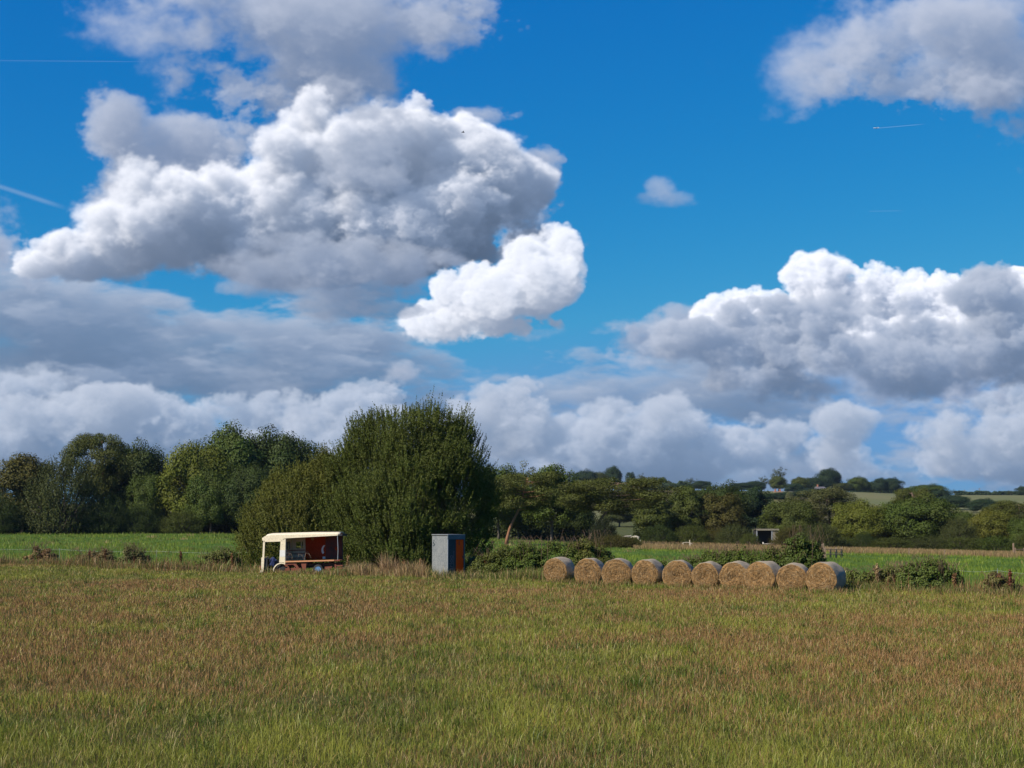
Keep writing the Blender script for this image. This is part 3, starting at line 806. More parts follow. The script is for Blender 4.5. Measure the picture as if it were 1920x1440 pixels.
# name, kind, variant, centre px, half width px, base py, top py, depth m, colour, bark, label, rz
WOOD = [
    # the wood at left
    ('alder_tree', 'alder', 1, 50, 62, 999, 848, 238, BR, GREY_BARK, 'ragged brown-olive tree with a spiky top at the left edge of the photo', 0.3),
    ('willow_tree', 'willow', 0, 122, 66, 999, 862, 232, GY, GREY_BARK, 'bushy grey-green willow between the brown-olive tree and the tall pine at left', 1.0),
    ('shrub', 'willow', 1, 4, 40, 1000, 930, 228, DK, GREY_BARK, 'dark low shrub at the foot of the leftmost brown-olive tree', 2.0),
    ('pine_tree', 'pine', 0, 200, 50, 998, 812, 246, PINE, RED_BARK, 'tall round-topped pine with a patch of bare red trunk in the left wood', 2.2),
    ('oak_tree', 'oak', 0, 255, 60, 998, 828, 250, DK, GREY_BARK, 'dark oak growing against the right side of the tall pine in the left wood', .5),
    ('oak_tree', 'oak', 1, 280, 34, 999, 884, 243, MD, GREY_BARK, 'smaller dark tree leaning over the gap right of the left wood pine', 1.9),
    ('oak_tree', 'oak', 1, 374, 60, 999, 826, 244, YG, GREY_BARK, 'yellow-green oak with an open ragged crown right of the gap in the left wood', 2.6),
    ('oak_tree', 'oak', 2, 440, 66, 999, 798, 250, MD, GREY_BARK, 'tallest oak of the left wood, mid green, behind the milk float', .2),
    ('oak_tree', 'oak', 0, 530, 74, 999, 802, 255, DK, GREY_BARK, 'dark bluish-green oak touching the left side of the big sallow', 4.1),
    ('oak_tree', 'oak', 2, 400, 44, 999, 880, 240, MD, GREY_BARK, 'low dark green tree filling the foot of the left wood oaks', 5.0),
    ('oak_tree', 'oak', 0, 476, 50, 999, 868, 240, DK, GREY_BARK, 'low shaded tree at the foot of the tallest oak in the left wood', 3.0),
    ('shrub', 'willow', 0, 345, 36, 1001, 960, 236, OL, GREY_BARK, 'low olive shrub in front of the yellow-green oak at left', .7),
    ('shrub', 'willow', 1, 200, 44, 1000, 930, 234, DK, GREY_BARK, 'dark low shrub under the tall pine in the left wood', 1.5),
    ('shrub', 'willow', 1, 262, 40, 1000, 950, 236, DK, GREY_BARK, 'dark low shrub in the shade under the dark oak at left', 3.5),
    # middle, between the big sallow and the open view
    ('alder_tree', 'alder', 0, 935, 46, 1012, 868, 230, MD, GREY_BARK, 'dark green tree just showing past the right side of the big sallow', .9),
    ('birch_tree', 'airy', 0, 985, 42, 1012, 860, 300, PALE, GREY_BARK, 'pale airy tree with a thin crown rising behind the leaning pine', .4),
    ('pine_tree', 'pine', 1, 948, 62, 1006, 886, 175, PINE, RED_BARK, 'pine with a bare red trunk leaning right beside the big sallow', .0),
    ('oak_tree', 'oak', 2, 972, 44, 1014, 900, 238, MD, GREY_BARK, 'dark tree between the leaning red-trunked pine and the tall green alder', 1.2),
    ('alder_tree', 'alder', 1, 1034, 58, 1014, 868, 225, MD, GREY_BARK, 'tall dense green alder behind the first hay bales', 2.4),
    ('pine_tree', 'pine', 1, 1104, 84, 1012, 896, 210, PINE, (.20, .13, .09), 'wide flat-topped pine on a leaning trunk with dead pale limbs', .25),
    ('shrub', 'willow', 0, 1130, 24, 1010, 972, 200, (.018, .026, .008), GREY_BARK, 'almost black round bush under the wide flat-topped pine', .2),
    ('oak_tree', 'oak', 1, 1075, 40, 1014, 920, 240, DK, GREY_BARK, 'dark tree in shadow behind the trunk of the wide flat-topped pine', 1.0),
    ('shrub', 'willow', 1, 1150, 42, 1026, 1004, 170, BR, GREY_BARK, 'low brownish shrub on the pasture behind the second hay bale', .9),
    ('shrub', 'willow', 0, 1178, 24, 1027, 1007, 172, OL, GREY_BARK, 'small olive shrub in front of the pale cattle', 2.1),
    ('alder_tree', 'alder', 0, 1160, 36, 1008, 945, 420, GY, GREY_BARK, 'distant hazy bluish tree seen through the gap under the flat-topped pine', 2.2),
    ('alder_tree', 'alder', 1, 1196, 34, 1008, 935, 430, BLUE_DK, GREY_BARK, 'distant blue-green tree at the gap left of the right-hand wood', 1.4),
    # the wood at right
    ('alder_tree', 'alder', 0, 1224, 40, 1019, 914, 255, OL, GREY_BARK, 'olive tree at the left end of the right-hand wood', .5),
    ('alder_tree', 'alder', 1, 1282, 44, 1019, 908, 262, OL, GREY_BARK, 'second olive tree from the left end of the right-hand wood', 3.1),
    ('oak_tree', 'oak', 0, 1345, 56, 1018, 903, 285, DK, GREY_BARK, 'tall dark green oak behind the russet-topped tree in the right-hand wood', 1.1),
    ('alder_tree', 'alder', 0, 1348, 44, 1020, 922, 262, BR, GREY_BARK, 'russet-brown tree standing in front of the dark oak of the right-hand wood', 4.2),
    ('cedar_tree', 'alder', 1, 1412, 38, 1018, 910, 285, BLUE_DK, GREY_BARK, 'dark blue-green conifer behind the open shed', 2.5),
    ('oak_tree', 'oak', 1, 1478, 52, 1019, 934, 268, OL, GREY_BARK, 'brown-green rounded tree right of the open shed', 2.0),
    ('pine_tree', 'pine', 2, 1552, 46, 1022, 914, 272, (.075, .085, .028), (.2, .14, .1), 'pale yellow-green pine with layered boughs in the right-hand wood', .6),
    ('oak_tree', 'oak', 2, 1606, 50, 1024, 938, 262, YG, GREY_BARK, 'yellow-green round tree right of the layered pine', .8),
    ('oak_tree', 'oak', 0, 1714, 72, 1027, 928, 262, MD, GREY_BARK, 'broadest oak of the right-hand wood, mid green with a domed crown', .4),
    ('oak_tree', 'oak', 1, 1668, 32, 1026, 945, 268, YG, GREY_BARK, 'narrow yellow-green tree on the left flank of the broadest oak', 2.7),
    ('pine_tree', 'pine', 2, 1704, 34, 1020, 916, 285, PINE, (.2, .14, .1), 'pine top rising behind the broadest oak of the right-hand wood', 1.6),
    ('willow_tree', 'willow', 0, 1790, 32, 1029, 972, 252, GY, GREY_BARK, 'grey-green willow between the broadest oak and the yellow oak at right', .4),
    ('oak_tree', 'oak', 2, 1846, 46, 1031, 955, 258, (.095, .105, .014), GREY_BARK, 'yellowing oak near the right edge of the photo', 3.3),
    ('oak_tree', 'oak', 0, 1800, 34, 1029, 955, 275, MD, GREY_BARK, 'green tree behind the grey-green willow at right', 5.1),
    ('pine_tree', 'pine', 2, 1898, 40, 1031, 938, 270, PINE, (.22, .16, .1), 'thin pine with a pale visible trunk near the right edge', 2.0),
    ('pine_tree', 'pine', 0, 1872, 26, 1031, 944, 278, PINE, GREY_BARK, 'slim dark pine just left of the pale-trunked pine at right', 1.0),
    ('oak_tree', 'oak', 1, 1915, 36, 1034, 968, 250, MD, GREY_BARK, 'green tree cut off by the right edge of the photo', 1.0),
    # scrub along its foot
    ('shrub', 'willow', 1, 1372, 30, 1022, 984, 238, GY, GREY_BARK, 'rounded grey-green willow scrub left of the open shed', .3),
    ('shrub', 'willow', 0, 1402, 18, 1023, 1000, 232, OL, GREY_BARK, 'small olive bush at the left corner of the open shed', 1.3),
    ('shrub', 'willow', 0, 1478, 34, 1024, 990, 236, BR, GREY_BARK, 'brownish scrub hiding the right end of the open shed', 4.3),
    ('shrub', 'willow', 1, 1532, 40, 1026, 982, 226, GY, GREY_BARK, 'large rounded grey-green bush between the shed and the yellow-green round tree', .0),
    ('shrub', 'willow', 0, 1612, 24, 1027, 1000, 232, DK, GREY_BARK, 'dark green bush at the foot of the yellow-green round tree', 2.0),
    ('shrub', 'willow', 1, 1568, 28, 1027, 1006, 230, OL, GREY_BARK, 'low olive bush left of the dark green bush by the dry grass', 1.2),
    ('shrub', 'willow', 0, 1662, 36, 1030, 1008, 230, OL, GREY_BARK, 'low olive scrub under the narrow yellow-green tree', .4),
    ('shrub', 'willow', 1, 1730, 44, 1031, 1006, 232, GY, GREY_BARK, 'low grey-green scrub under the broadest oak', .9),
    ('shrub', 'willow', 0, 1796, 40, 1033, 1008, 230, OL, GREY_BARK, 'low scrub at the foot of the grey-green willow at right', 2.4),
    ('shrub', 'willow', 1, 1858, 40, 1034, 1006, 228, MD, GREY_BARK, 'low green scrub under the yellowing oak at right', 3.4),
    ('shrub', 'willow', 0, 1918, 34, 1036, 1004, 226, OL, GREY_BARK, 'low olive scrub at the right edge behind the dry grass', 5.4),
    ('shrub', 'willow', 1, 1232, 30, 1021, 985, 240, DK, GREY_BARK, 'dark low bush at the left end of the right-hand wood', 2.9),
    ('shrub', 'willow', 0, 1292, 36, 1021, 986, 242, OL, GREY_BARK, 'olive undergrowth below the second olive tree', 1.7),
    ('shrub', 'willow', 1, 1338, 26, 1021, 992, 244, BR, GREY_BARK, 'brown undergrowth below the russet-brown tree', .8),
    # the hill
    ('oak_tree', 'oak', 0, 1094, 22, 912, 880, 930, BLUE_DK, GREY_BARK, 'dark hilltop tree behind the tall green alder', .5),
    ('oak_tree', 'oak', 1, 1118, 20, 914, 884, 935, GY, GREY_BARK, 'pale hilltop tree left of the largest dark hilltop tree', 1.5),
    ('oak_tree', 'oak', 2, 1147, 18, 916, 874, 940, BLUE_DK, GREY_BARK, 'largest dark tree on the hilltop behind the flat-topped pine', 2.5),
    ('alder_tree', 'alder', 0, 1182, 8, 918, 884, 960, BLUE_DK, GREY_BARK, 'thin dark tree left of the arched house on the hill', .5),
    ('birch_tree', 'airy', 0, 1203, 12, 916, 886, 985, GY, GREY_BARK, 'sparse tree rising behind the arched house on the hill', 1.5),
    ('oak_tree', 'oak', 0, 1222, 16, 925, 897, 960, BLUE_DK, GREY_BARK, 'dark tree right of the arched house on the hill', 3.5),
    ('oak_tree', 'oak', 1, 1240, 9, 921, 894, 960, MD, GREY_BARK, 'small upright round tree beside the low roof on the hill', 1.0),
    ('oak_tree', 'oak', 2, 1251, 7, 920, 901, 970, GY, GREY_BARK, 'small pale tree right of the upright round tree on the hill', 1.0),
    ('oak_tree', 'oak', 0, 1258, 12, 925, 908, 960, BLUE_DK, GREY_BARK, 'low dark bush-like tree on the hill right of the low roof', .2),
    ('oak_tree', 'oak', 0, 1191, 14, 952, 918, 800, BLUE_DK, GREY_BARK, 'dark square-looking tree at the left end of the brown hill field', 5.0),
    ('birch_tree', 'airy', 1, 1292, 14, 925, 895, 950, GY, GREY_BARK, 'airy hill tree with sky showing through above the olive trees', .7),
    ('oak_tree', 'oak', 0, 1277, 14, 930, 908, 940, BLUE_DK, GREY_BARK, 'low dark hill tree left of the airy tree above the olive trees', 2.2),
    ('oak_tree', 'oak', 1, 1314, 18, 930, 901, 930, BLUE_DK, GREY_BARK, 'dark hill tree right of the airy tree above the olive trees', 4.2),
    ('oak_tree', 'oak', 2, 1388, 20, 930, 905, 930, BLUE_DK, GREY_BARK, 'dark hill tree left of the low spire-like hill trees', 1.2),
    ('oak_tree', 'oak', 0, 1412, 18, 930, 901, 935, BLUE_DK, GREY_BARK, 'dark hill tree with a knobbly top left of the bare-topped tree', 2.2),
    ('birch_tree', 'airy', 0, 1430, 11, 922, 891, 945, GY, GREY_BARK, 'thin see-through tree left of the tallest hill tree', 2.2),
    ('birch_tree', 'airy', 1, 1458, 17, 925, 874, 950, GY, GREY_BARK, 'tallest hill tree, feathery at the top', .2),
    ('oak_tree', 'oak', 1, 1457, 15, 925, 892, 945, OL, GREY_BARK, 'rounded tree at the foot of the tallest hill tree', 3.2),
    ('oak_tree', 'oak', 2, 1497, 15, 930, 894, 930, OL, GREY_BARK, 'tree with an ochre left side right of the tallest hill tree', 3.9),
    ('oak_tree', 'oak', 1, 1485, 17, 936, 906, 880, BLUE_DK, GREY_BARK, 'dark blue tree in front of the ochre-sided hill tree', .9),
    ('oak_tree', 'oak', 0, 1524, 16, 930, 894, 950, BLUE_DK, GREY_BARK, 'left shoulder of the big dark hill clump', 2.9),
    ('oak_tree', 'oak', 2, 1550, 22, 928, 878, 955, BLUE_DK, GREY_BARK, 'highest tree of the big dark hill clump', 1.9),
    ('oak_tree', 'oak', 1, 1573, 16, 930, 905, 945, GY, GREY_BARK, 'paler tree at the right foot of the big dark hill clump', 1.1),
    ('oak_tree', 'oak', 0, 1604, 16, 929, 893, 955, MD, GREY_BARK, 'round mid-green hilltop tree above the pale hill pasture', .1),
    ('oak_tree', 'oak', 1, 1586, 12, 930, 905, 955, BLUE_DK, GREY_BARK, 'small dark tree left of the round mid-green hilltop tree', 4.1),
    ('oak_tree', 'oak', 2, 1626, 13, 929, 903, 960, MD, GREY_BARK, 'green hill tree between the round tree and the spreading pasture oak', 5.1),
    ('oak_tree', 'oak', 2, 1646, 15, 935, 896, 930, BLUE_DK, GREY_BARK, 'spreading oak standing alone on the pale hill pasture', 2.1),
    ('oak_tree', 'oak', 0, 1666, 18, 931, 895, 965, BLUE_DK, GREY_BARK, 'dark oak just behind the spreading pasture oak', 1.7),
    ('oak_tree', 'oak', 0, 1732, 32, 946, 907, 760, MD, GREY_BARK, 'domed dark grove tree behind the broadest oak', .7),
    ('oak_tree', 'oak', 1, 1758, 18, 950, 918, 750, BLUE_DK, GREY_BARK, 'right shoulder of the domed grove behind the broadest oak', 2.7),
    ('birch_tree', 'airy', 0, 1782, 12, 945, 917, 850, GY, GREY_BARK, 'thin grey tree on the skyline right of the domed grove', 1.7),
    ('oak_tree', 'oak', 2, 1786, 24, 966, 928, 640, BLUE_DK, GREY_BARK, 'blue-green tree on the slope under the thin grey skyline tree', .7),
    ('oak_tree', 'oak', 0, 1836, 24, 972, 934, 600, BLUE_DK, GREY_BARK, 'blue-green round tree on the slope below the right skyline hedge', 1.7),
    ('oak_tree', 'oak', 1, 1870, 16, 974, 944, 600, BLUE_DK, GREY_BARK, 'dark tree half hidden behind the slim dark pine at right', 3.7),
    ('oak_tree', 'oak', 1, 1869, 4, 932, 920, 1030, BLUE_DK, GREY_BARK, 'tiny dark tree alone on the right skyline hedge', 3.7),
    ('birch_tree', 'airy', 1, 1889, 8, 932, 920, 1030, GY, GREY_BARK, 'tiny bare-looking tree on the right skyline hedge', .2),
    ('oak_tree', 'oak', 0, 1914, 12, 934, 911, 1020, BLUE_DK, GREY_BARK, 'skyline tree cut off by the right edge of the photo', 4.7),
    ('oak_tree', 'oak', 2, 3, 16, 940, 905, 900, BLUE_DK, GREY_BARK, 'bluish hill tree peeping out at the left edge of the photo', .7),
    ('oak_tree', 'oak', 1, 1440, 26, 950, 925, 760, BLUE_DK, GREY_BARK, 'dark blue hedgerow tree below the red-roofed hill house', .9),
    ('oak_tree', 'oak', 0, 1470, 24, 952, 922, 750, BLUE_DK, GREY_BARK, 'dark rounded hedgerow tree right of the red-roofed hill house', 2.4),
    ('oak_tree', 'oak', 2, 1515, 26, 950, 915, 760, BLUE_DK, GREY_BARK, 'dark blue tree below the big hill clump, left one', 3.9),
    ('oak_tree', 'oak', 1, 1552, 20, 948, 918, 780, GY, GREY_BARK, 'greyish tree below the big hill clump, right one', 5.9),
    ('poplar_tree', 'alder', 0, 1478, 7, 945, 921, 700, PALE, GREY_BARK, 'small pale upright tree on the dark hill slope', 5.9),
    ('oak_tree', 'oak', 0, 1360, 22, 942, 915, 800, BLUE_DK, GREY_BARK, 'dark hill tree hidden behind the dark oak of the right-hand wood', 4.4),
]


def build_wood():
    for i, (name, kind, var, cx, hw, by, ty, Y, color, bark, label, rz) in enumerate(WOOD):
        loc = at(cx, Y)
        top = CAM_H + ray(cx, ty)[1] * Y
        if Y > 330:
            # stand on the hill just where the photograph shows the foot, if it is visible there
            loc.z = min(loc.z, top - 4)
        W = 2 * hw / F * Y * ((1.1 if cx < 620 else (1.2 if Y > 500 else 1.0)) if kind in ('oak', 'alder') else 1.0); H = max(top - loc.z, 1.0)
        if kind == 'pine' and var % 3 == 1:
            loc.x -= 0.0
        cat = {'shrub': 'shrub', 'pine_tree': 'pine tree'}.get(name, 'tree')
        grp = 'trees and hedgerows on the far hill' if Y > 500 else ('scrub at the foot of the woods' if name == 'shrub' else 'trees of the woods behind the pasture')
        plant(name, kind, var, loc, W, H * 1.0, color, bark, label, cat, grp, rz)


build_wood()


# ------------------------------------------------------------------ the big sallow and the bush beside it (near, so leaf by leaf)
def build_sallows():
    def one(label, lobes, cx, Y, seed, nb, color, ns, nl, leaf, shoot):
        tr, cr, W, H = proto_shoots(seed, 1.0, 1.0, nb, ns, nl, leaf, shoot, lobes=lobes, lw=.45, up=1.25, box=1.0, cvar=.22)
        loc = at(cx, Y)
        # thin leafy wands standing out of the top
        r = np.random.default_rng(seed + 5); Vw, Rw = [], []
        LA = np.array(lobes)
        for k in range(1100):
            l = LA[int(r.integers(0, len(LA)))]; an, rr_ = r.uniform(0, 6.28), l[2] * r.uniform(0, 1) ** .5
            qx, qy = l[0] + rr_ * math.cos(an), l[1] + rr_ * math.sin(an)
            d2 = ((qx - LA[:, 0]) ** 2 + (qy - LA[:, 1]) ** 2) / (LA[:, 2] * 1.08) ** 2
            top = (LA[:, 3] * np.sqrt(np.maximum(0, 1 - d2)) ** .6).max()      # height of the bush under this point
            patch = float(vnoise(np.array([qx * .9 + 50]), np.array([qy * .9 + 50]), 71)[0])
            if patch < .02: continue
            L = r.uniform(.5, 1.2) * (.8 + .6 * patch)
            out_ = np.array([qx, qy, 0]) / 6.0
            a = np.array([0, 0, 1]) + out_ * .5 + unit(r, 1)[0] * .12; a /= np.linalg.norm(a)
            b = np.array([qx, qy, top * .95 - L * .35])
            nw = 24
            t_ = np.linspace(.05, 1, nw)[:, None]; dd = unit(r, nw); P_ = b + a * L * t_ + dd * .06 * (1.2 - t_)
            Vw.append(leaves(P_, (dd * .7 + a), .12 * (1.15 - .5 * t_[:, 0]), .052, r, True)); Rw.append(r.uniform(.2, .9, nw))
        Vw = np.concatenate(Vw); Rw = np.concatenate(Rw)
        wand = leaf_mesh('wands', Vw, Rw, np.full(len(Rw), .4))
        e = empty('sallow_bush', loc)
        for nm, me, c in (('trunk', tr, GREY_BARK), ('crown', cr, color), ('wands', wand, color)):
            o = bpy.data.objects.new(nm, me); COL.objects.link(o); o.parent = e; o.color = (*c, 1)
        tag(e, label, 'bush', 'sallows behind the milk float and kiosk')
    # lobes in metres: x, y, radius, height
    one('huge dark green sallow bush with upright shoots behind the kiosk',
        [(0.0, 0, 4.6, 9.9), (-2.6, .4, 2.9, 8.8), (2.4, 0.3, 2.9, 9.3), (3.3, -.2, 1.9, 7.0), (-3.6, -.3, 2.2, 5.8), (0.4, -1.6, 4.0, 7.0), (1.2, .2, 3.5, 10.1), (-.8, .3, 3.3, 10.2), (-2.6, .2, 2.6, 9.5), (3.0, .2, 2.3, 9.4), (-4.5, .2, 2.0, 6.2)], 768, 89, 301, 3400, (.068, .092, .015), 8, 28, .105, .85)
    one('lower olive sallow bush behind the milk float, left of the huge one',
        [(0, 0, 3.0, 6.2), (-1.6, -.4, 1.9, 4.4), (1.9, .3, 2.2, 7.1), (2.9, .3, 1.8, 7.6), (-2.4, .2, 1.3, 3.2)], 562, 90, 302, 1100, (.092, .104, .017), 8, 28, .105, .80)


build_sallows()


def build_undergrowth():
    """dark continuous scrub along the foot of the woods"""
    r = np.random.default_rng(77)
    n = 150000
    px = r.uniform(-80, 2000, n)
    Y = np.interp(px, [-80, 600, 1000, 1190, 1400, 1960], [244, 250, 246, 262, 270, 262]) + r.uniform(-4, 14, n)
    hgt = (2.6 + 1.6 * vnoise(px * .03, Y * .05, 31)) * r.uniform(0, 1, n) ** .8
    open_ = (px > 1125) & (px < 1186); hgt = np.where(open_, hgt * .12, hgt)
    shed = (px > 1405) & (px < 1450); hgt = np.where(shed & (Y < 285), hgt * .25, hgt)
    X = (px - 960) / F * Y * 1.0036
    P = np.stack([X, Y, terrain(X, Y) + hgt], -1)
    N = np.tile(np.array([[-.2, -.8, .4]]), (n, 1)) + r.normal(0, .5, (n, 3))
    V = leaves(P, unit(r, n), .42 * r.uniform(.6, 1.3, n), .34 * r.uniform(.6, 1.3, n), r, N=N)
    cl = np.clip(.4 + .4 * vnoise(px * .05, Y * .1, 33), 0, 1)
    me = leaf_mesh('undergrowth', V, r.uniform(0, 1, n), cl)
    o = bpy.data.objects.new('undergrowth', me); COL.objects.link(o); o.color = (.030, .042, .011, 1)
    tag(o, 'dark scrubby undergrowth along the foot of the woods', 'undergrowth', kind='stuff')


build_undergrowth()
# ------------------------------------------------------------------ materials for built things
def simple_mat(name, c, rough=.6, metal=0.0, spec=.4, spots=None, spot_scale=4.0, lo=.5, hi=.62, amt=.8, bump=0.0, coords='Object', detail=5, var=.18, streak=(1, 1, 1)):
    """paint or metal with uneven tone, plus one kind of stain (spots colour)"""
    m = bpy.data.materials.new(name); m.use_nodes = True; t = NT(m.node_tree); t.n.clear()
    p = t.vm('MULTIPLY', t.node('ShaderNodeTexCoord').outputs[coords], streak)
    n1 = t.noise(p, spot_scale, detail, .65).outputs[0]; n2 = t.noise(p, spot_scale * 5, 4, .6).outputs[0]
    col = t.mix(t.mr(n2, .3, .7), tuple(x * (1 - var) for x in c[:3]) + (1,), tuple(min(1, x * (1 + var)) for x in c[:3]) + (1,))
    if spots:
        f = t.mr(t.m('ADD', t.m('MULTIPLY', n1, .7), t.m('MULTIPLY', n2, .3)), lo, hi, 0, amt)
        col = t.mix(f, col, (*spots[:3], 1))
    s = t.node('ShaderNodeBsdfPrincipled', {'Base Color': col, 'Roughness': rough, 'Metallic': metal})
    s.inputs['Specular IOR Level'].default_value = spec
    if bump:
        b = t.node('ShaderNodeBump', {'Strength': bump, 'Distance': .02, 'Height': n2}); t.l.new(b.outputs[0], s.inputs['Normal'])
    out = t.node('ShaderNodeOutputMaterial'); t.l.new(s.outputs[0], out.inputs[0])
    return m


RUST = (.16, .055, .022)
M = {
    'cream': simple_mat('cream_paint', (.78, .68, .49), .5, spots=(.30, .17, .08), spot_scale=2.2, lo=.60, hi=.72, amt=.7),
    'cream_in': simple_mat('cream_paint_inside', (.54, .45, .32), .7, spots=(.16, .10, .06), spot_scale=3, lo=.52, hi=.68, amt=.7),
    'red': simple_mat('dark_red_paint', (.30, .032, .005), .7, spec=.1, spots=(.30, .10, .02), spot_scale=2.2, lo=.56, hi=.72, amt=.75),
    'redd': simple_mat('brown_red_paint', (.11, .016, .008), .6, spots=(.03, .02, .015), spot_scale=2.5, lo=.48, hi=.62, amt=.8),
    'rust': simple_mat('rusty_red_metal', (.20, .055, .030), .75, spots=(.12, .05, .03), spot_scale=5, lo=.46, hi=.62, amt=.8, bump=.4),
    'orange_edge': simple_mat('orange_edge_paint', (.58, .27, .13), .55, spots=(.50, .40, .28), spot_scale=6, lo=.55, hi=.65, amt=.6),
    'dark': simple_mat('dark_metal', (.025, .025, .028), .6, spots=(.10, .05, .03), spot_scale=6, lo=.55, hi=.7, amt=.6),
    'rubber': simple_mat('rubber', (.022, .022, .024), .8),
    'blue_rim': simple_mat('blue_wheel_paint', (.10, .24, .46), .5, spots=(.40, .50, .58), spot_scale=9, lo=.54, hi=.64, amt=.6),
    'navy': simple_mat('navy_cloth', (.012, .022, .085), .85),
    'white': simple_mat('white_paint', (.74, .73, .70), .55, spots=(.4, .36, .3), spot_scale=5, lo=.58, hi=.7, amt=.5),
    'galv_post': simple_mat('grey_metal', (.36, .38, .40), .45, .4),
    'slate': simple_mat('slate_blue_panel', (.036, .052, .062), .7, spec=.15, spots=(.08, .10, .11), spot_scale=2.5, lo=.5, hi=.7, amt=.6),
    'slate_lt': simple_mat('slate_blue_trim', (.090, .120, .140), .7, spec=.2, spots=(.16, .19, .21), spot_scale=3, lo=.5, hi=.7, amt=.5),
    'orange': simple_mat('orange_door_paint', (.95, .075, .003), .6, spec=.1, spots=(.66, .04, .003), spot_scale=1.2, lo=.46, hi=.66, amt=.7, streak=(1, 1, .35)),
    'plum': simple_mat('plum_lettering', (.17, .125, .15), .7),
    'wood': simple_mat('weathered_wood', (.24, .17, .12), .85, spots=(.10, .07, .05), spot_scale=4, streak=(3, 3, .5)),
    'pale_wood': simple_mat('pale_post', (.50, .44, .34), .8),
    'tin': simple_mat('shed_tin', (.22, .20, .155), .6, spots=(.30, .20, .12), spot_scale=1.5, lo=.5, hi=.7, amt=.6),
    'brick': simple_mat('red_brick', (.36, .16, .10), .85, spots=(.22, .12, .09), spot_scale=1.2),
    'roof': simple_mat('slate_roof', (.13, .12, .13), .7),
    'roof_red': simple_mat('red_tile_roof', (.24, .13, .09), .8),
    'glass_dk': simple_mat('dark_window', (.02, .025, .03), .15, spec=.8),
    'hide': simple_mat('cream_hide', (.46, .42, .35), .8, spots=(.44, .36, .27), spot_scale=2, lo=.55, hi=.7, amt=.5),
    'dry': simple_mat('dead_stems', (.30, .22, .15), .9),
}


def galvanised():
    m = bpy.data.materials.new('galvanised_sheet'); m.use_nodes = True; t = NT(m.node_tree); t.n.clear()
    p = t.node('ShaderNodeTexCoord').outputs['Object']
    vo = t.node('ShaderNodeTexVoronoi', {'Vector': p, 'Scale': 26.0}, feature='F1')
    n = t.noise(p, 2.0, 4, .6).outputs[0]; f = t.noise(p, 40, 3, .6).outputs[0]
    v = t.m('ADD', t.node('ShaderNodeSeparateColor', [vo.outputs['Color']]).outputs[0], t.m('MULTIPLY', t.m('SUBTRACT', f, .5), .8))
    c = t.mix(t.mr(v, .1, .95), (.125, .142, .152, 1), (.225, .236, .238, 1))
    c = t.mix(t.mr(n, .35, .7, 0, .45), c, (.275, .28, .275, 1))
    s = t.node('ShaderNodeBsdfPrincipled', {'Base Color': c, 'Roughness': .62, 'Metallic': .15})
    s.inputs['Specular IOR Level'].default_value = .4
    out = t.node('ShaderNodeOutputMaterial'); t.l.new(s.outputs[0], out.inputs[0])
    return m


M['galv'] = galvanised()


class MB:
    """collects boxes, prisms and tubes into one mesh"""
    def __init__(self):
        self.V, self.Fc = [], []

    def add(self, v, f):
        o = len(self.V); self.V += [tuple(x) for x in v]; self.Fc += [tuple(i + o for i in q) for q in f]; return self

    def box(self, x0, x1, y0, y1, z0, z1):
        v = [(x, y, z) for z in (z0, z1) for y in (y0, y1) for x in (x0, x1)]
        return self.add(v, [(0, 2, 3, 1), (4, 5, 7, 6), (0, 1, 5, 4), (2, 6, 7, 3), (0, 4, 6, 2), (1, 3, 7, 5)])

    def tube(self, path, rad, seg=8):
        rad = rad if isinstance(rad, (list, tuple)) else [rad] * len(path)
        return self.add(*tube(path, rad, seg))

    def prism(self, pts, y0, y1):
        """polygon in x, z swept along y"""
        n = len(pts)
        v = [(x, y0, z) for x, z in pts] + [(x, y1, z) for x, z in pts]
        f = [tuple(range(n)), tuple(range(2 * n - 1, n - 1, -1))] + [(i, i + n, (i + 1) % n + n, (i + 1) % n) for i in range(n)]
        return self.add(v, f)

    def ring(self, outer, inner, y0, y1):
        """strip between two equally long open outlines in x, z, swept along y"""
        n = len(outer)
        v = [(x, y0, z) for x, z in outer] + [(x, y0, z) for x, z in inner] + [(x, y1, z) for x, z in outer] + [(x, y1, z) for x, z in inner]
        f = []
        for i in range(n - 1):
            f += [(i, i + 1, n + i + 1, n + i), (2 * n + i, 3 * n + i, 3 * n + i + 1, 2 * n + i + 1),
                  (i, 2 * n + i, 2 * n + i + 1, i + 1), (n + i, n + i + 1, 3 * n + i + 1, 3 * n + i)]
        f += [(0, n, 3 * n, 2 * n), (n - 1, 3 * n - 1, 4 * n - 1, 2 * n - 1)]
        return self.add(v, f)

    def lathe_y(self, cx, cz, prof, seg=28):
        """profile of (y, r) turned about the y axis through cx, cz"""
        n = len(prof); v, f = [], []
        for k in range(seg):
            w = 2 * math.pi * k / seg
            v += [(cx + r * math.cos(w), y, cz + r * math.sin(w)) for y, r in prof]
        for k in range(seg):
            a, b = k * n, ((k + 1) % seg) * n
            f += [(a + i, a + i + 1, b + i + 1, b + i) for i in range(n - 1)]
        f.append(tuple(k * n for k in range(seg))[::-1]); f.append(tuple(k * n + n - 1 for k in range(seg)))
        return self.add(v, f)

    def build(self, name, mat, parent=None, bevel=0.0, smooth=False):
        me = py_mesh(name, self.V, self.Fc, mat, smooth)
        bm = bmesh.new(); bm.from_mesh(me); bmesh.ops.recalc_face_normals(bm, faces=bm.faces)
        if bevel:
            bmesh.ops.bevel(bm, geom=list(bm.edges), offset=bevel, segments=2, affect='EDGES', clamp_overlap=True)
        bm.to_mesh(me); bm.free()
        o = bpy.data.objects.new(name, me); COL.objects.link(o)
        if parent: o.parent = parent
        return o


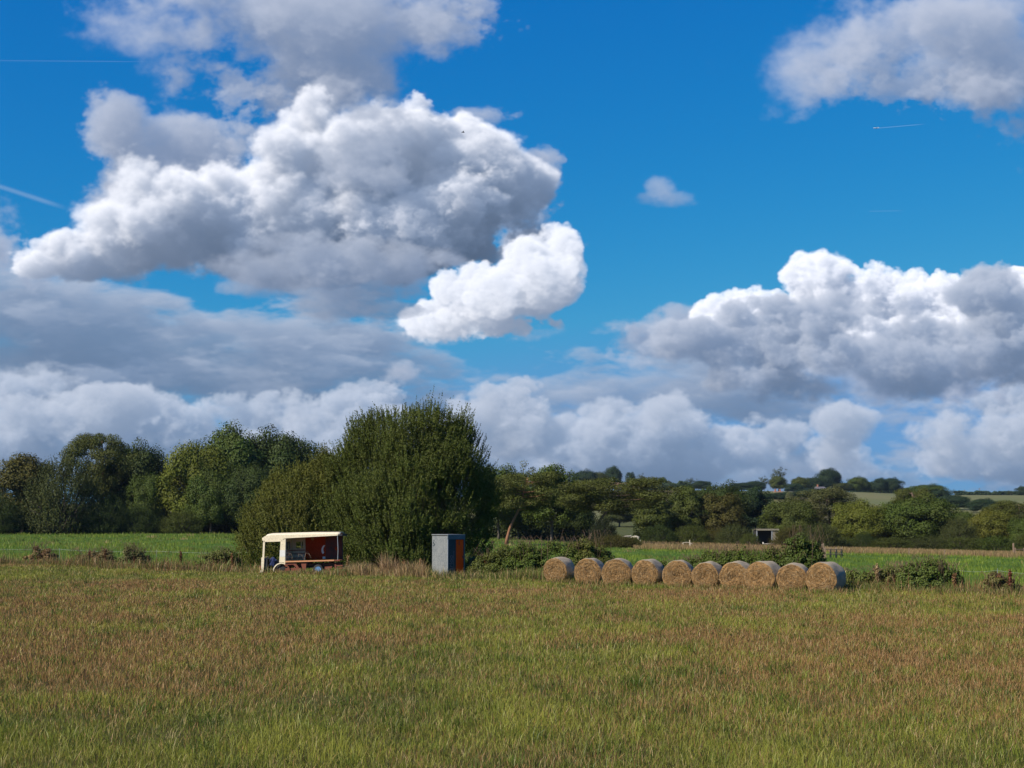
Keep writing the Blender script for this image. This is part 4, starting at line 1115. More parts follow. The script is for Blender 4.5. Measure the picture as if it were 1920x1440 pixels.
def arc(cx, cz, r, a0, a1, n=16, sx=1.0):
    return [(cx + r * sx * math.cos(math.radians(a0 + (a1 - a0) * i / (n - 1))), cz + r * math.sin(math.radians(a0 + (a1 - a0) * i / (n - 1)))) for i in range(n)]


# ------------------------------------------------------------------ hay bales
def straw_mat(name, a, b, c):
    m = bpy.data.materials.new(name); m.use_nodes = True; t = NT(m.node_tree); t.n.clear()
    p = t.node('ShaderNodeTexCoord').outputs['Object']
    x = t.node('ShaderNodeSeparateXYZ', [p])
    r = t.m('SQRT', t.m('ADD', t.m('MULTIPLY', x.outputs[0], x.outputs[0]), t.m('MULTIPLY', x.outputs[2], x.outputs[2])))
    an = t.m('ARCTAN2', x.outputs[2], x.outputs[0])
    n0 = t.noise(p, 2.2, 3, .6).outputs[0]
    rr = t.m('ADD', r, t.m('MULTIPLY', t.m('SUBTRACT', n0, .5), .35))
    q = t.node('ShaderNodeCombineXYZ', [t.m('MULTIPLY', rr, 26.0), t.m('MULTIPLY', an, 1.6), x.outputs[1]]).outputs[0]
    n1 = t.noise(q, 1.0, 4, .65).outputs[0]; n2 = t.noise(p, 45, 3, .7).outputs[0]; n3 = t.noise(p, 4.5, 4, .6).outputs[0]
    col = t.mix(t.mr(n1, .36, .64), a, b)
    col = t.mix(t.mr(n3, .50, .68, 0, .75), col, c)
    col = t.mix(t.mr(n2, .25, .75, 0, .55), col, tuple(v * 1.35 for v in b[:3]) + (1,))
    bm_ = t.node('ShaderNodeBump', {'Strength': .9, 'Distance': .05, 'Height': t.m('ADD', n1, t.m('MULTIPLY', n2, .5))})
    s = t.node('ShaderNodeBsdfPrincipled', {'Base Color': col, 'Roughness': .9, 'Normal': bm_.outputs[0]})
    s.inputs['Specular IOR Level'].default_value = .15
    out = t.node('ShaderNodeOutputMaterial'); t.l.new(s.outputs[0], out.inputs[0])
    return m


def wrap_mat():
    m = bpy.data.materials.new('netted_hay'); m.use_nodes = True; t = NT(m.node_tree); t.n.clear()
    p = t.node('ShaderNodeTexCoord').outputs['Object']
    n = t.noise(t.vm('MULTIPLY', p, (1, 9, 1)), 2.4, 5, .65).outputs[0]; f = t.noise(p, 38, 3, .7).outputs[0]; g = t.noise(p, 1.8, 3, .5).outputs[0]
    col = t.mix(t.mr(n, .3, .7), (.26, .20, .13, 1), (.42, .345, .235, 1))
    col = t.mix(t.mr(f, .3, .7, 0, .5), col, (.34, .295, .22, 1))
    col = t.mix(t.mr(g, .5, .7, 0, .5), col, (.16, .14, .11, 1))
    b = t.node('ShaderNodeBump', {'Strength': .7, 'Distance': .03, 'Height': t.m('ADD', n, t.m('MULTIPLY', f, .4))})
    s = t.node('ShaderNodeBsdfPrincipled', {'Base Color': col, 'Roughness': .85, 'Normal': b.outputs[0]})
    s.inputs['Specular IOR Level'].default_value = .25
    out = t.node('ShaderNodeOutputMaterial'); t.l.new(s.outputs[0], out.inputs[0])
    return m


STRAW = straw_mat('hay_end', (.14, .078, .031, 1), (.325, .195, .083, 1), (.068, .036, .018, 1)); WRAP = wrap_mat()
STRAW_STRAND = blade_material(); STRAW_STRAND.name = 'straw_strand'


def make_bale(loc, rz, seed, label, R=.65, Lb=1.15):
    r = np.random.default_rng(seed)
    e = empty('hay_bale', loc, rz)
    e.rotation_euler = (r.normal(0, .02), r.normal(0, .02), rz)
    sag = r.uniform(.015, .06)
    def prof(w, rad):
        x, z = rad * math.cos(w), rad * math.sin(w)
        x *= 1 + sag * .6; z *= 1 - sag * (.7 if z > 0 else .4)
        z += -.012 * math.cos(2 * w)
        if z < -R * .88: z = -R * .88 + (z + R * .88) * .3
        return x, z
    SEG, NL = 56, 12
    ph = r.uniform(0, 6.28, 6)
    def wob(w, y):
        return .012 * math.sin(3 * w + ph[0] + y * 2) + .009 * math.sin(7 * w + ph[1] - y * 3) + .006 * math.sin(13 * w + ph[2] + 5 * y)
    V, Fc = [], []
    for j in range(NL + 1):
        y = -Lb / 2 + Lb * j / NL
        edge = min(j, NL - j)
        rr = R * (.965 if edge == 0 else (.992 if edge == 1 else 1.0))
        for k in range(SEG):
            w = 2 * math.pi * k / SEG
            x, z = prof(w, rr + wob(w, y)); V.append((x, y, z))
    for j in range(NL):
        for k in range(SEG):
            Fc.append((j * SEG + k, j * SEG + (k + 1) % SEG, (j + 1) * SEG + (k + 1) % SEG, (j + 1) * SEG + k))
    me = py_mesh('netted_side', V, Fc, WRAP, True); o = bpy.data.objects.new('netted_side', me); COL.objects.link(o); o.parent = e
    # ends: uneven spiral face with a hollow or bulging heart
    heart = (r.normal(0, .10), r.normal(.0, .10)); dep = r.uniform(.02, .10)
    for sgn in (-1, 1):
        V, Fc = [], []; NR = 13
        for i in range(NR + 1):
            fr = i / NR
            for k in range(SEG):
                w = 2 * math.pi * k / SEG
                x, z = prof(w, (R * .968 + wob(w, sgn * Lb / 2)) * max(fr, .001))
                hx, hz = x / R - heart[0], z / R - heart[1]
                hol = dep * math.exp(-(hx * hx + hz * hz) / .10)
                bulge = .085 * (1 - fr ** 3) + .022 * math.sin(fr * 26 + w + ph[3]) * (fr < .97) + .018 * math.sin(5 * w + fr * 9 + ph[4]) * (fr < .97) + r.normal(0, .007) * (fr < .97)
                V.append((x, sgn * (Lb / 2 - .004 + bulge - hol), z))
        for i in range(NR):
            for k in range(SEG):
                Fc.append((i * SEG + k, i * SEG + (k + 1) % SEG, (i + 1) * SEG + (k + 1) % SEG, (i + 1) * SEG + k))
        me = py_mesh('straw_end', V, Fc, STRAW, True); o = bpy.data.objects.new('straw_end', me); COL.objects.link(o); o.parent = e
        # loose strands lying round the spiral
        n = 1500 if sgn < 0 else 300
        rad = R * .97 * r.uniform(0, 1, n) ** .5; w = r.uniform(0, 2 * np.pi, n)
        x, z = rad * np.cos(w), rad * np.sin(w) * .965
        yb = Lb / 2 + .085 * (1 - (rad / R) ** 3) - dep * np.exp(-((x / R - heart[0]) ** 2 + (z / R - heart[1]) ** 2) / .10)
        tang = np.stack([-np.sin(w), r.normal(0, .28, n), np.cos(w)], -1); tang += r.normal(0, .55, (n, 3)) * np.array([1, .3, 1]); tang /= np.linalg.norm(tang, axis=1, keepdims=True)
        P = np.stack([x, sgn * (yb + r.uniform(-.005, .035, n)), z], -1)
        # ragged fringe hanging round the rim
        ln = r.uniform(.08, .26, n)
        N = np.tile(np.array([[0, sgn * 1.0, .2]]), (n, 1))
        VV = leaves(P, tang, ln, r.uniform(.006, .014, n), r, True, N=N)
        cc = np.array([.29, .178, .074]) * r.uniform(.3, 1.5, (n, 1)); cc = np.where(r.uniform(0, 1, (n, 1)) < .15, np.array([.40, .29, .16]), cc)
        so = mesh_np('loose_straw', VV, np.arange(n * 4), np.full(n, 4), STRAW_STRAND, attrs={'gcol': np.repeat(cc, 4, 0)})
        so.parent = o
    tag(e, label, 'hay bale', 'round hay bales in a row along the meadow edge')
    return e


BALE_PX = [(1051, 1088, 70.0), (1108, 1089, 68.9), (1160, 1093, 67.7), (1216, 1095, 66.7), (1272, 1096, 65.6), (1327, 1099, 64.5), (1381, 1101, 63.5), (1431, 1103, 62.6), (1486, 1106, 61.6), (1545, 1109, 60.6)]
BALE_LABEL = ['round hay bale at the left end of the row, nearest the kiosk', 'second round hay bale from the left end of the row', 'third round hay bale from the left, set slightly forward in the row',
              'fourth round hay bale from the left with a pale bright top', 'fifth round hay bale from the left with a dark hollow heart', 'sixth round hay bale from the left, sagging low in the grass',
              'seventh round hay bale from the left, fourth from the right end', 'eighth round hay bale from the left, third from the right end', 'ninth round hay bale, last but one at the right of the row',
              'round hay bale at the right end of the row with its shaded side showing']
BALE_YAW = [24, 13, 11, 19, 8, 15, 17, 23, 12, 20]
for i, ((bx, by, bY), lb) in enumerate(zip(BALE_PX, BALE_LABEL)):
    p = at(bx - 3, bY)
    make_bale((p.x, p.y, p.z + .58 + (.02 if i in (0, 3, 9) else -.02)), math.radians(-BALE_YAW[i] - (bx - 960) / F * 57.3), 500 + i, lb, .665 + .018 * ((i * 7) % 5 - 2), 1.08 + .04 * ((i * 3) % 4))


# ------------------------------------------------------------------ kiosk (portable toilet of galvanised sheet with an orange door)
def build_kiosk():
    p = at(841, 75.2)
    e = empty('portable_toilet', (p.x, p.y, p.z - .06))
    # local: near edge at the origin; x runs right along the door side, y runs left along the sheet side
    a = math.radians(34 + math.degrees(math.atan((841 - 960) / F)) * -1)
    e.rotation_euler = (math.radians(-.6), math.radians(.4), a)
    W, D, H = 1.06, 1.50, 2.26
    MB().box(.03, W - .03, .045, D - .03, .05, H - .05).build('inner_walls', M['slate'], e)
    MB().box(0, .03, .03, D, .04, H - .06).build('galvanised_side', M['galv'], e)
    MB().box(W - .028, W + .002, .03, D, .04, H - .06).build('galvanised_side', M['galv'], e)
    MB().box(.03, W - .03, D - .028, D, .04, H - .06).build('galvanised_back', M['galv'], e)
    MB().box(-.012, .022, -.012, .028, 0, H - .05).build('corner_trim', M['galv_post'], e)
    MB().box(W - .03, W + .012, -.012, .028, 0, H - .05).build('corner_trim', M['slate_lt'], e)
    pn = MB().box(.024, .45, .012, .043, .06, H - .24).build('lettered_panel', M['slate'], e)
    d = MB().box(.52, W - .06, .018, .042, .10, H - .26).build('door', M['orange'], e, .006)
    MB().box(.70, .73, -.004, .016, 1.72, 1.95).build('latch_plate', M['rust'], d)
    MB().box(.94, .962, -.02, .016, 1.02, 1.16).build('handle', M['dark'], d)
    MB().box(.452, .518, .004, .044, .06, H - .24).build('door_jamb', M['dark'], e)
    MB().box(W - .058, W - .032, .004, .044, .06, H - .24).build('door_jamb', M['slate'], e)
    MB().box(-.02, W + .02, -.035, .03, H - .238, H - .02).build('header_board', M['slate_lt'], e, .006)
    v = [(-.03, -.045, H - .018), (W + .03, -.045, H - .018), (W + .03, D + .02, H - .018), (-.03, D + .02, H - .018),
         (-.03, -.045, H + .02), (W + .03, -.045, H + .02), (W + .03, D + .02, H + .035), (-.03, D + .02, H + .035)]
    MB().add(v, [(0, 3, 2, 1), (4, 5, 6, 7), (0, 1, 5, 4), (1, 2, 6, 5), (2, 3, 7, 6), (3, 0, 4, 7)]).build('roof', M['galv'], e)
    MB().box(.02, W - .02, .03, D - .02, -.04, .038).build('base', M['dark'], e)
    # the firm's name runs upwards on the panel, underlined
    cu = bpy.data.curves.new('lettering', 'FONT'); cu.body = 'Starloo'; cu.size = .36; cu.extrude = .003; cu.space_character = 1.04
    tmp = bpy.data.objects.new('lettering', cu); COL.objects.link(tmp)
    dg = bpy.context.evaluated_depsgraph_get(); me = bpy.data.meshes.new_from_object(tmp.evaluated_get(dg)); me.name = 'lettering'
    bpy.data.objects.remove(tmp); bpy.data.curves.remove(cu)
    me.materials.clear(); me.materials.append(M['plum'])
    o = bpy.data.objects.new('lettering', me); COL.objects.link(o); o.parent = pn
    o.matrix_local = Matrix.Translation((.325, .0075, .10)) @ Matrix.Rotation(math.pi / 2, 4, 'X') @ Matrix.Rotation(math.pi / 2, 4, 'Z')
    MB().box(.37, .398, .0045, .0105, .08, 1.42).build('underline', M['plum'], pn)
    # torn marks at the upper corner of the sheet side
    mk = MB()
    for y, z, w, h in ((1.34, 1.95, .05, .10), (1.38, 1.84, .06, .09), (1.30, 1.74, .09, .12), (1.37, 1.68, .05, .08), (1.335, 1.82, .03, .10)):
        mk.box(-.004, -.001, y - w / 2, y + w / 2, z - h / 2, z + h / 2)
    mk.build('torn_sticker', M['slate'], e)
    tag(e, 'grey sheet-metal portable toilet with a bright orange door, standing by the sallow', 'portable toilet')


build_kiosk()


# ------------------------------------------------------------------ derelict milk float
def build_float():
    p = at(577, 80.5)
    e = empty('milk_float', (p.x, p.y, p.z - .02))
    # local x: front (-) to rear (+); local -y faces the camera
    e.rotation_euler = (0, math.radians(-1.6), math.radians(-3.0))
    LF, LR, Wd = -2.20, 2.12, .80           # front, rear, half width
    ROOF = 2.16
    # roof shell: cambered, rounded at the front, deep cream valance along the sides
    V, Fc = [], []; NX, NY = 26, 12
    for i in range(NX + 1):
        x = LF + (LR - LF) * i / NX; fx = min(1, (x - LF) / .5)
        drop = .17 * (1 - math.sqrt(max(0, 1 - (1 - fx) ** 2)))
        for j in range(NY + 1):
            y = -Wd + 2 * Wd * j / NY; s = y / Wd
            V.append((x, y, ROOF + .17 * (1 - s ** 4 * .55) - .05 * s * s - drop - .035 * max(0, (x - .6) / 1.5)))
    top = len(V)
    for k in range(top):
        V.append((V[k][0], V[k][1], V[k][2] - .03))
    for off, fl in ((0, 1), (top, -1)):
        for i in range(NX):
            for j in range(NY):
                q = (off + i * (NY + 1) + j, off + (i + 1) * (NY + 1) + j, off + (i + 1) * (NY + 1) + j + 1, off + i * (NY + 1) + j + 1)
                Fc.append(q[::fl])
    for i in range(NX):
        for j in (0, NY):
            a, b = i * (NY + 1) + j, (i + 1) * (NY + 1) + j
            Fc.append((a, b, top + b, top + a))
    for j in range(NY):
        for i in (0, NX):
            a, b = i * (NY + 1) + j, i * (NY + 1) + j + 1
            Fc.append((a, b, top + b, top + a))
    mb = MB(); mb.V, mb.Fc = V, Fc
    rf = mb.build('roof', M['cream'], e, smooth=True)
    for sy in (-1, 1):
        y0, y1 = (-Wd - .025, -Wd + .012) if sy < 0 else (Wd - .012, Wd + .025)
        pts = [(LF + .02, ROOF - .24), (LF + .02, ROOF - .06)] + [(LF + .02 + .5 * (1 - math.cos(a)), ROOF - .06 + .13 * math.sin(a)) for a in np.linspace(.3, 1.57, 6)]
        pts += [(LR - .10, ROOF + .035), (LR - .10, ROOF - .055), (LF + 1.30, ROOF - .13), (LF + 1.16, ROOF - .16), (LF + 1.06, ROOF - .25)]
        MB().prism(pts, y0, y1).build('valance', M['cream'], rf)
    MB().box(LR - .10, LR + .16, -Wd - .01, Wd + .01, ROOF - .10, ROOF + .02).build('rear_roof_edge', M['dark'], rf, .02)  # dark colour puts the shade of the roof's rear face into the part
    # cab: pillars, sill, front
    for sy in (-1, 1):
        y0, y1 = (-Wd - .03, -Wd + .03) if sy < 0 else (Wd - .03, Wd + .03)
        if sy < 0: MB().prism([(LF + 1.00, ROOF - .24), (LF + 1.28, ROOF - .16), (LF + 1.24, .80), (LF + 1.26, .70), (LF + .90, .70), (LF + .92, .95)], y0, y1).build('door_pillar', M['cream'], e)
        if sy < 0:
            MB().box(LF + .945, LF + 1.245, -Wd - .034, -Wd - .0305, 1.02, 1.38).build('pale_plate', M['white'], e)
        if sy < 0: MB().prism([(LF + .02, ROOF - .20), (LF + .12, ROOF - .20), (LF + .04, .62), (LF + .02, .12), (LF - .12, .12), (LF - .10, .95), (LF - .04, 1.0)], y0, y1).build('front_pillar', M['cream'], e)
        MB().box(LF - .10, LF + .60, y0, y1, .06, .14).build('door_sill', M['cream'], e, .01)
        # wheel arch lip, broken and rusty towards the rear
        MB().ring(arc(LF + 1.02, .20, .485, 178, 8, 20), arc(LF + 1.02, .20, .43, 178, 8, 20), y0 - .02 if sy < 0 else y0, y1 if sy < 0 else y1 + .02).build('wheel_arch', M['cream'], e)
        MB().ring(arc(LF + 1.02, .20, .488, 62, 6, 12), arc(LF + 1.02, .20, .43, 62, 6, 12), y0 - .024 if sy < 0 else y0, y1 if sy < 0 else y1 + .024).build('rusted_arch_edge', M['rust'], e)
        MB().box(LF + .02, LF + 1.1, y0, y1, ROOF - .30, ROOF - .235).build('door_header', M['cream'], e)
    MB().box(LF - .10, LF - .04, -Wd + .03, Wd - .03, .16, 1.00).build('front_panel', M['cream'], e)
    MB().box(LF - .05, LF + .02, -Wd + .03, Wd - .03, ROOF - .22, ROOF - .06).build('windscreen_header', M['cream'], e)
    MB().box(LF - .20, LF - .102, -Wd - .02, Wd + .02, .10, .27).build('front_bumper', M['white'], e, .02)
    MB().lathe_y(LF - .14, .48, [(-Wd + .10, .02), (-Wd + .08, .07), (-Wd - .00, .075)], 14).build('side_lamp', M['rust'], e)
    MB().box(LF - .05, LF + 1.2, -Wd + .04, Wd - .04, .30, .36).build('cab_floor', M['dark'], e)
    MB().box(LF + .02, LF + .22, -Wd + .05, Wd - .05, .36, .92).build('dashboard', M['dark'], e)
    MB().tube([(LF + .22, -.25, .85), (LF + .42, -.25, 1.02)], .02).build('steering_column', M['dark'], e)
    # seat with a blue cloth hanging over it
    s = MB().box(LF + .55, LF + .95, -.62, .1, .36, .78).build('driver_seat', M['dark'], e, .03)
    V, Fc = [], []; r = np.random.default_rng(5)
    for i in range(9):
        for j in range(7):
            V.append((LF + .36 + .05 * i + .02 * math.sin(j * 2.1), -.70 - .03 * math.sin(i * 1.7 + j), 1.03 - .09 * j - .05 * abs(i - 4) * (j < 2) + r.normal(0, .012) + (.05 if i in (1, 2) else 0)))
    for i in range(8):
        for j in range(6):
            if (i > 4 and j > 2): continue
            Fc.append((i * 7 + j, (i + 1) * 7 + j, (i + 1) * 7 + j + 1, i * 7 + j + 1))
    cl = py_mesh('blue_cover', V, Fc, M['navy'], True); o = bpy.data.objects.new('blue_cover', cl); COL.objects.link(o); o.parent = s
    md = o.modifiers.new('thick', 'SOLIDIFY'); md.thickness = .02
    # bulkhead behind the cab with three small windows, frames and rails
    bx = LF + 1.26
    bk = MB()
    cols = [(-.80, -.70), (-.48, -.42), (.02, .10), (.34, .80)]
    ys = [-.77, -.68, -.50, -.42, -.02, .06, .24, .77]
    z0, z1, zt, zb = 1.42, 1.80, ROOF - .02, .78
    for a, b in ((ys[0], ys[1]), (ys[2], ys[3]), (ys[4], ys[5]), (ys[6], ys[7])):
        bk.box(bx, bx + .03, a, b, z0, z1)
    bk.box(bx, bx + .03, ys[0], ys[7], z1, zt); bk.box(bx, bx + .03, ys[0], ys[7], zb, z0)
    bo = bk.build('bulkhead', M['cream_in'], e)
    for a, b in ((ys[1], ys[2]), (ys[3], ys[4]), (ys[5], ys[6])):
        f = MB(); y0, y1 = a - .02, b + .02
        f.box(bx + .032, bx + .05, y0, y1, z0 - .03, z0 + .02); f.box(bx + .032, bx + .05, y0, y1, z1 - .02, z1 + .03)
        f.box(bx + .032, bx + .05, y0, y0 + .035, z0 + .02, z1 - .02); f.box(bx + .032, bx + .05, y1 - .035, y1, z0 + .02, z1 - .02)
        f.build('window_frame', M['dark'], bo)
    for z in (.88, 1.12, 1.32):
        MB().box(bx + .032, bx + .055, ys[0], ys[7], z - .025, z + .02).build('rail', M['rust'], bo)
    # far side: cream bay with a window, then the dark red sheet
    fy = Wd - .02
    fc = MB(); x0, x1 = bx + .05, bx + .80
    fc.box(x0, x0 + .22, fy, fy + .03, z0, z1); fc.box(x0 + .50, x0 + .56, fy, fy + .03, z0, z1); fc.box(x1 - .12, x1, fy, fy + .03, z0, z1); fc.box(x0, x1, fy, fy + .03, z1, ROOF); fc.box(x0, x1, fy, fy + .03, .78, z0)
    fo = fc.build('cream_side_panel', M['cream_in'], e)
    for z in (.88, 1.12, 1.32):
        MB().box(x0, x1, fy - .022, fy - .002, z - .025, z + .02).build('rail', M['rust'], fo)
    x2, x3 = x1 + .01, LR - .12
    xm = x2 + (x3 - x2) * .54
    a = MB().box(x2, xm, fy, fy + .025, .76, ROOF).build('red_side_panel', M['red'], e)
    b = MB().box(xm + .006, x3, fy + .006, fy + .03, .76, ROOF).build('brown_side_panel', M['redd'], e)
    # painted white crescent, a round ochre patch and a small plate
    ca = (xm + .12, 1.28)
    MB().ring(arc(ca[0], ca[1], .36, 125, 218, 16), arc(ca[0] + .03, ca[1] + .03, .28, 125, 214, 16), fy - .006, fy - .002).build('white_crescent', M['white'], a)
    MB().prism(arc(x2 + .42, 1.93, .09, 0, 345, 20), fy - .006, fy - .002).build('ochre_disc', simple_mat('ochre_paint', (.34, .17, .03), .6), a)
    MB().box(xm - .17, xm - .02, fy - .03, fy - .002, .79, .92).build('small_plate', M['white'], a)
    MB().prism(arc(xm + .62, 1.35, .10, 0, 340, 16), fy + .0, fy + .004).build('faded_disc', M['red'], b)
    # deck and its orange edge
    MB().box(bx + .01, LR - .04, -Wd + .02, Wd - .03, .70, .745).build('deck', M['rust'], e)
    MB().box(bx - .02, LR - .34, -Wd - .03, -Wd + .018, .70, .775).build('deck_edge', M['orange_edge'], e)
    MB().box(LR - .34, LR - .02, -Wd - .02, -Wd + .018, .69, .755).build('bent_deck_end', M['rust'], e)
    MB().tube([(LR - .14, -Wd + .01, .75), (LR - .11, -Wd + .01, 1.3), (LR - .13, -Wd + .01, ROOF - .08)], .018).build('rear_post', M['galv_post'], e)
    MB().tube([(LR - .12, Wd - .04, .72), (LR - .12, Wd - .04, ROOF - .06)], .022).build('rear_post', M['dark'], e)
    # chassis
    for y in (-.42, .42):
        MB().box(LF + .1, LR - .05, y - .04, y + .04, .44, .58).build('chassis_rail', M['rust'], e)
    for x in (-.9, .2, 1.5):
        MB().box(x - .04, x + .04, -Wd + .06, Wd - .06, .582, .698).build('cross_member', M['rust'], e)
    MB().box(-.98, -.10, -Wd + .02, -.50, .16, .37).build('battery_box', M['rust'], e, .01)
    MB().prism([(-.98, .66), (-.40, .66), (-.20, .38), (-.36, .38), (-.52, .56), (-.98, .56)], -Wd + .04, -Wd + .09).build('bracket', M['rust'], e)
    MB().prism([(-.12, .70), (.22, .70), (.16, .24), (.02, .20)], -Wd + .05, -Wd + .10).build('bracket', M['rust'], e)
    MB().prism([(1.24, .40), (1.66, .42), (1.62, .30), (1.52, .26), (1.54, .06), (1.42, .06), (1.38, .26), (1.24, .26)], -Wd + .06, -Wd + .12).build('spring_hanger', M['rust'], e)
    MB().box(1.86, LR + .12, -Wd + .02, -Wd + .10, .40, .47).build('rear_bumper', M['rust'], e)
    MB().box(1.86, LR + .12, -Wd + .02, -Wd + .10, .26, .33).build('rear_bumper', M['rust'], e)
    MB().box(1.80, 1.88, -Wd + .02, -Wd + .10, .22, .52).build('bumper_arm', M['rust'], e)
    MB().box(LR + .04, LR + .12, -Wd + .10, Wd - .10, .28, .46).build('rear_beam', M['dark'], e)
    MB().box(-.3, 1.7, -.38, .38, .34, .436).build('motor_tray', M['dark'], e)
    # wheels
    for x, names in ((LF + 1.02, 1), (.86, 1)):
        for sy in (-1, 1):
            y = sy * (Wd - .16); d = sy
            w = empty('wheel', (x, y, .24)); w.parent = e
            tag(w)
            ty = MB().lathe_y(0, 0, [(-.085, .17), (-.09, .24), (-.06, .29), (.06, .29), (.09, .24), (.085, .17)], 30).build('tyre', M['rubber'], w, smooth=True)
            k = -.1 if sy < 0 else .1
            s2 = 1 if sy < 0 else -1
            MB().lathe_y(0, 0, [(s2 * -.092, .175), (s2 * -.10, .165), (s2 * -.07, .14), (s2 * -.05, .075), (s2 * -.088, .06), (s2 * -.09, .001)], 26).build('rim', M['blue_rim'] if x > 0 else M['dark'], w)
    MB().tube([(.86, -Wd + .2, .24), (.86, Wd - .2, .24)], .04).build('axle', M['dark'], e)
    MB().tube([(LF + 1.02, -Wd + .2, .24), (LF + 1.02, Wd - .2, .24)], .04).build('axle', M['dark'], e)
    tag(e, 'derelict cream and dark red milk float with open sides, sunk in the grass', 'milk float')


build_float()


# ------------------------------------------------------------------ brambles, hedge and weeds
def bramble(name, loc, lobes, seed, n, color, label, cat, group, leaf=.085, canes=26):
    r = np.random.default_rng(seed)
    A = np.array([l[2] * l[3] for l in lobes]); A = A / A.sum()
    Vs, R, Cl = [], [], []
    nc = max(16, int(n * 2.3) // 130); lobes = [(a_, b_, c_, d_ * 1.18) for a_, b_, c_, d_ in lobes]
    for k in range(nc):
        lx, ly, lr, lh = lobes[int(r.choice(len(lobes), p=A))]
        d = unit(r, 1)[0]; d[2] = abs(d[2])
        f = r.uniform(.7, 1.0)
        c = np.array([lx + d[0] * lr * f, ly + d[1] * lr * .8 * f, max(.08, d[2] * lh * f * .92)])
        cs = r.uniform(.14, .30) * (lh / 1.5) ** .5
        m = int(130 * r.uniform(.6, 1.4)); dd = unit(r, m)
        P = c + dd * (r.uniform(.3, 1, m) ** .5)[:, None] * cs * np.array([1.2, 1.2, .85])
        P[:, 2] = np.maximum(P[:, 2], .02)
        Vs.append(leaves(P, unit(r, m), leaf * r.uniform(.6, 1.35, m), leaf * .72 * r.uniform(.7, 1.2, m), r, N=dd * .8 + d * .4 + np.array([0, 0, .4])))
        R.append(r.uniform(0, 1, m)); Cl.append(np.full(m, np.clip(r.normal(.4, .28), 0, 1)))
    tw = []
    for k in range(canes):
        lx, ly, lr, lh = lobes[int(r.choice(len(lobes), p=A))]
        az = r.uniform(0, 6.28); b = np.array([lx + r.normal(0, lr * .35), ly + r.normal(0, lr * .3), 0.0]); out = np.array([math.cos(az), math.sin(az), 0])
        L = lr * r.uniform(.5, 1.0)
        tw.append(tube([b, b + out * L * .4 + np.array([0, 0, lh * .85]), b + out * L * .8 + np.array([0, 0, lh * 1.05]), b + out * L * 1.15 + np.array([0, 0, lh * .75])], [.012, .010, .007, .003], 5))
    e = empty(name, loc)
    V, Fc = join(tw)
    for nm, me, c in (('stems', py_mesh('stems', V, Fc, BARK, True), (.16, .10, .06)), ('leaves', leaf_mesh('leaves', np.concatenate(Vs), np.concatenate(R), np.concatenate(Cl)), color)):
        o = bpy.data.objects.new(nm, me); COL.objects.link(o); o.parent = e; o.color = (*c, 1)
    tag(e, label, cat, group)


BRG = 'brambles and hedge plants along the meadow edge'
BG = (.062, .094, .014)
bramble('bramble_bush', at(948, 75.5), [(0, 0, 1.2, 1.5), (-1.0, .2, .9, 1.2), (1.1, .1, 1.0, 1.55)], 601, 9000, (.072, .090, .017), 'bramble thicket right of the portable toilet, under the red-trunked pine', 'bramble', BRG)
bramble('bramble_bush', at(1030, 74.5), [(0, 0, 1.3, 1.75), (-1.2, .1, 1.1, 1.7), (1.2, .2, 1.0, 1.6)], 602, 10000, BG, 'dense dark green bramble behind the first hay bale', 'bramble', BRG)
bramble('bramble_bush', at(1104, 74.5), [(0, 0, .95, 2.0), (-.7, .1, .9, 1.7), (.7, .2, .7, 1.5)], 603, 8000, (.085, .10, .02), 'taller olive bramble mound behind the second hay bale', 'bramble', BRG)
bramble('bramble_bush', at(1240, 68.6), [(0, 0, .9, .95), (1.0, 0, .9, 1.05)], 604, 3500, (.07, .105, .016), 'low bright green bramble between the fourth and sixth hay bales', 'bramble', BRG)
bramble('bramble_bush', at(1330, 67.2), [(0, 0, 1.0, 1.5), (.9, 0, .8, 1.45), (-.8, 0, .7, 1.2)], 605, 8000, BG, 'green bramble behind the sixth hay bale', 'bramble', BRG)
bramble('bramble_bush', at(1386, 66.4), [(0, 0, 1.0, 1.65), (.8, 0, .9, 1.55), (-.9, .1, .7, 1.5)], 606, 8000, (.068, .100, .015), 'leafy bramble behind the seventh hay bale', 'bramble', BRG)
bramble('bramble_bush', at(1444, 65.6), [(0, 0, 1.0, 1.6), (.8, 0, .8, 1.65)], 607, 7000, (.062, .092, .014), 'leafy bramble behind the eighth hay bale', 'bramble', BRG)
bramble('bramble_bush', at(1296, 68.0), [(0, 0, .8, 1.15), (.6, 0, .6, 1.3)], 618, 4000, BG, 'small bramble behind the fifth hay bale', 'bramble', BRG)
bramble('hawthorn_bush', at(1500, 64.8), [(0, 0, .85, 2.25), (-.4, .1, .75, 2.0), (.45, .1, .6, 1.9), (0, -.1, .95, 1.3)], 608, 9500, (.055, .085, .015), 'tall hawthorn bush rising behind the ninth hay bale', 'bush', BRG, .10)
bramble('bramble_bush', at(1600, 62.6), [(0, 0, .9, .75), (.8, 0, .8, .85)], 609, 3800, (.088, .115, .024), 'low bramble beside the last hay bale', 'bramble', BRG)
bramble('bramble_bush', at(1660, 61.8), [(0, 0, .9, .85), (.7, 0, .7, 1.0)], 610, 3800, (.095, .11, .028), 'patchy low bramble with bare stems midway along the right meadow edge', 'bramble', BRG)
bramble('bramble_bush', at(1738, 60.6), [(0, 0, .95, 1.25), (-.8, 0, .8, 1.05), (.7, 0, .6, 1.0)], 611, 7000, (.070, .105, .02), 'dark bramble mound with reddish stems on the right meadow edge', 'bramble', BRG, canes=50)
bramble('bramble_bush', at(255, 87.0), [(0, 0, .9, 1.25), (.5, 0, .6, 1.0)], 612, 2600, (.10, .10, .036), 'thin greyish bush on the left meadow edge', 'bush', BRG)
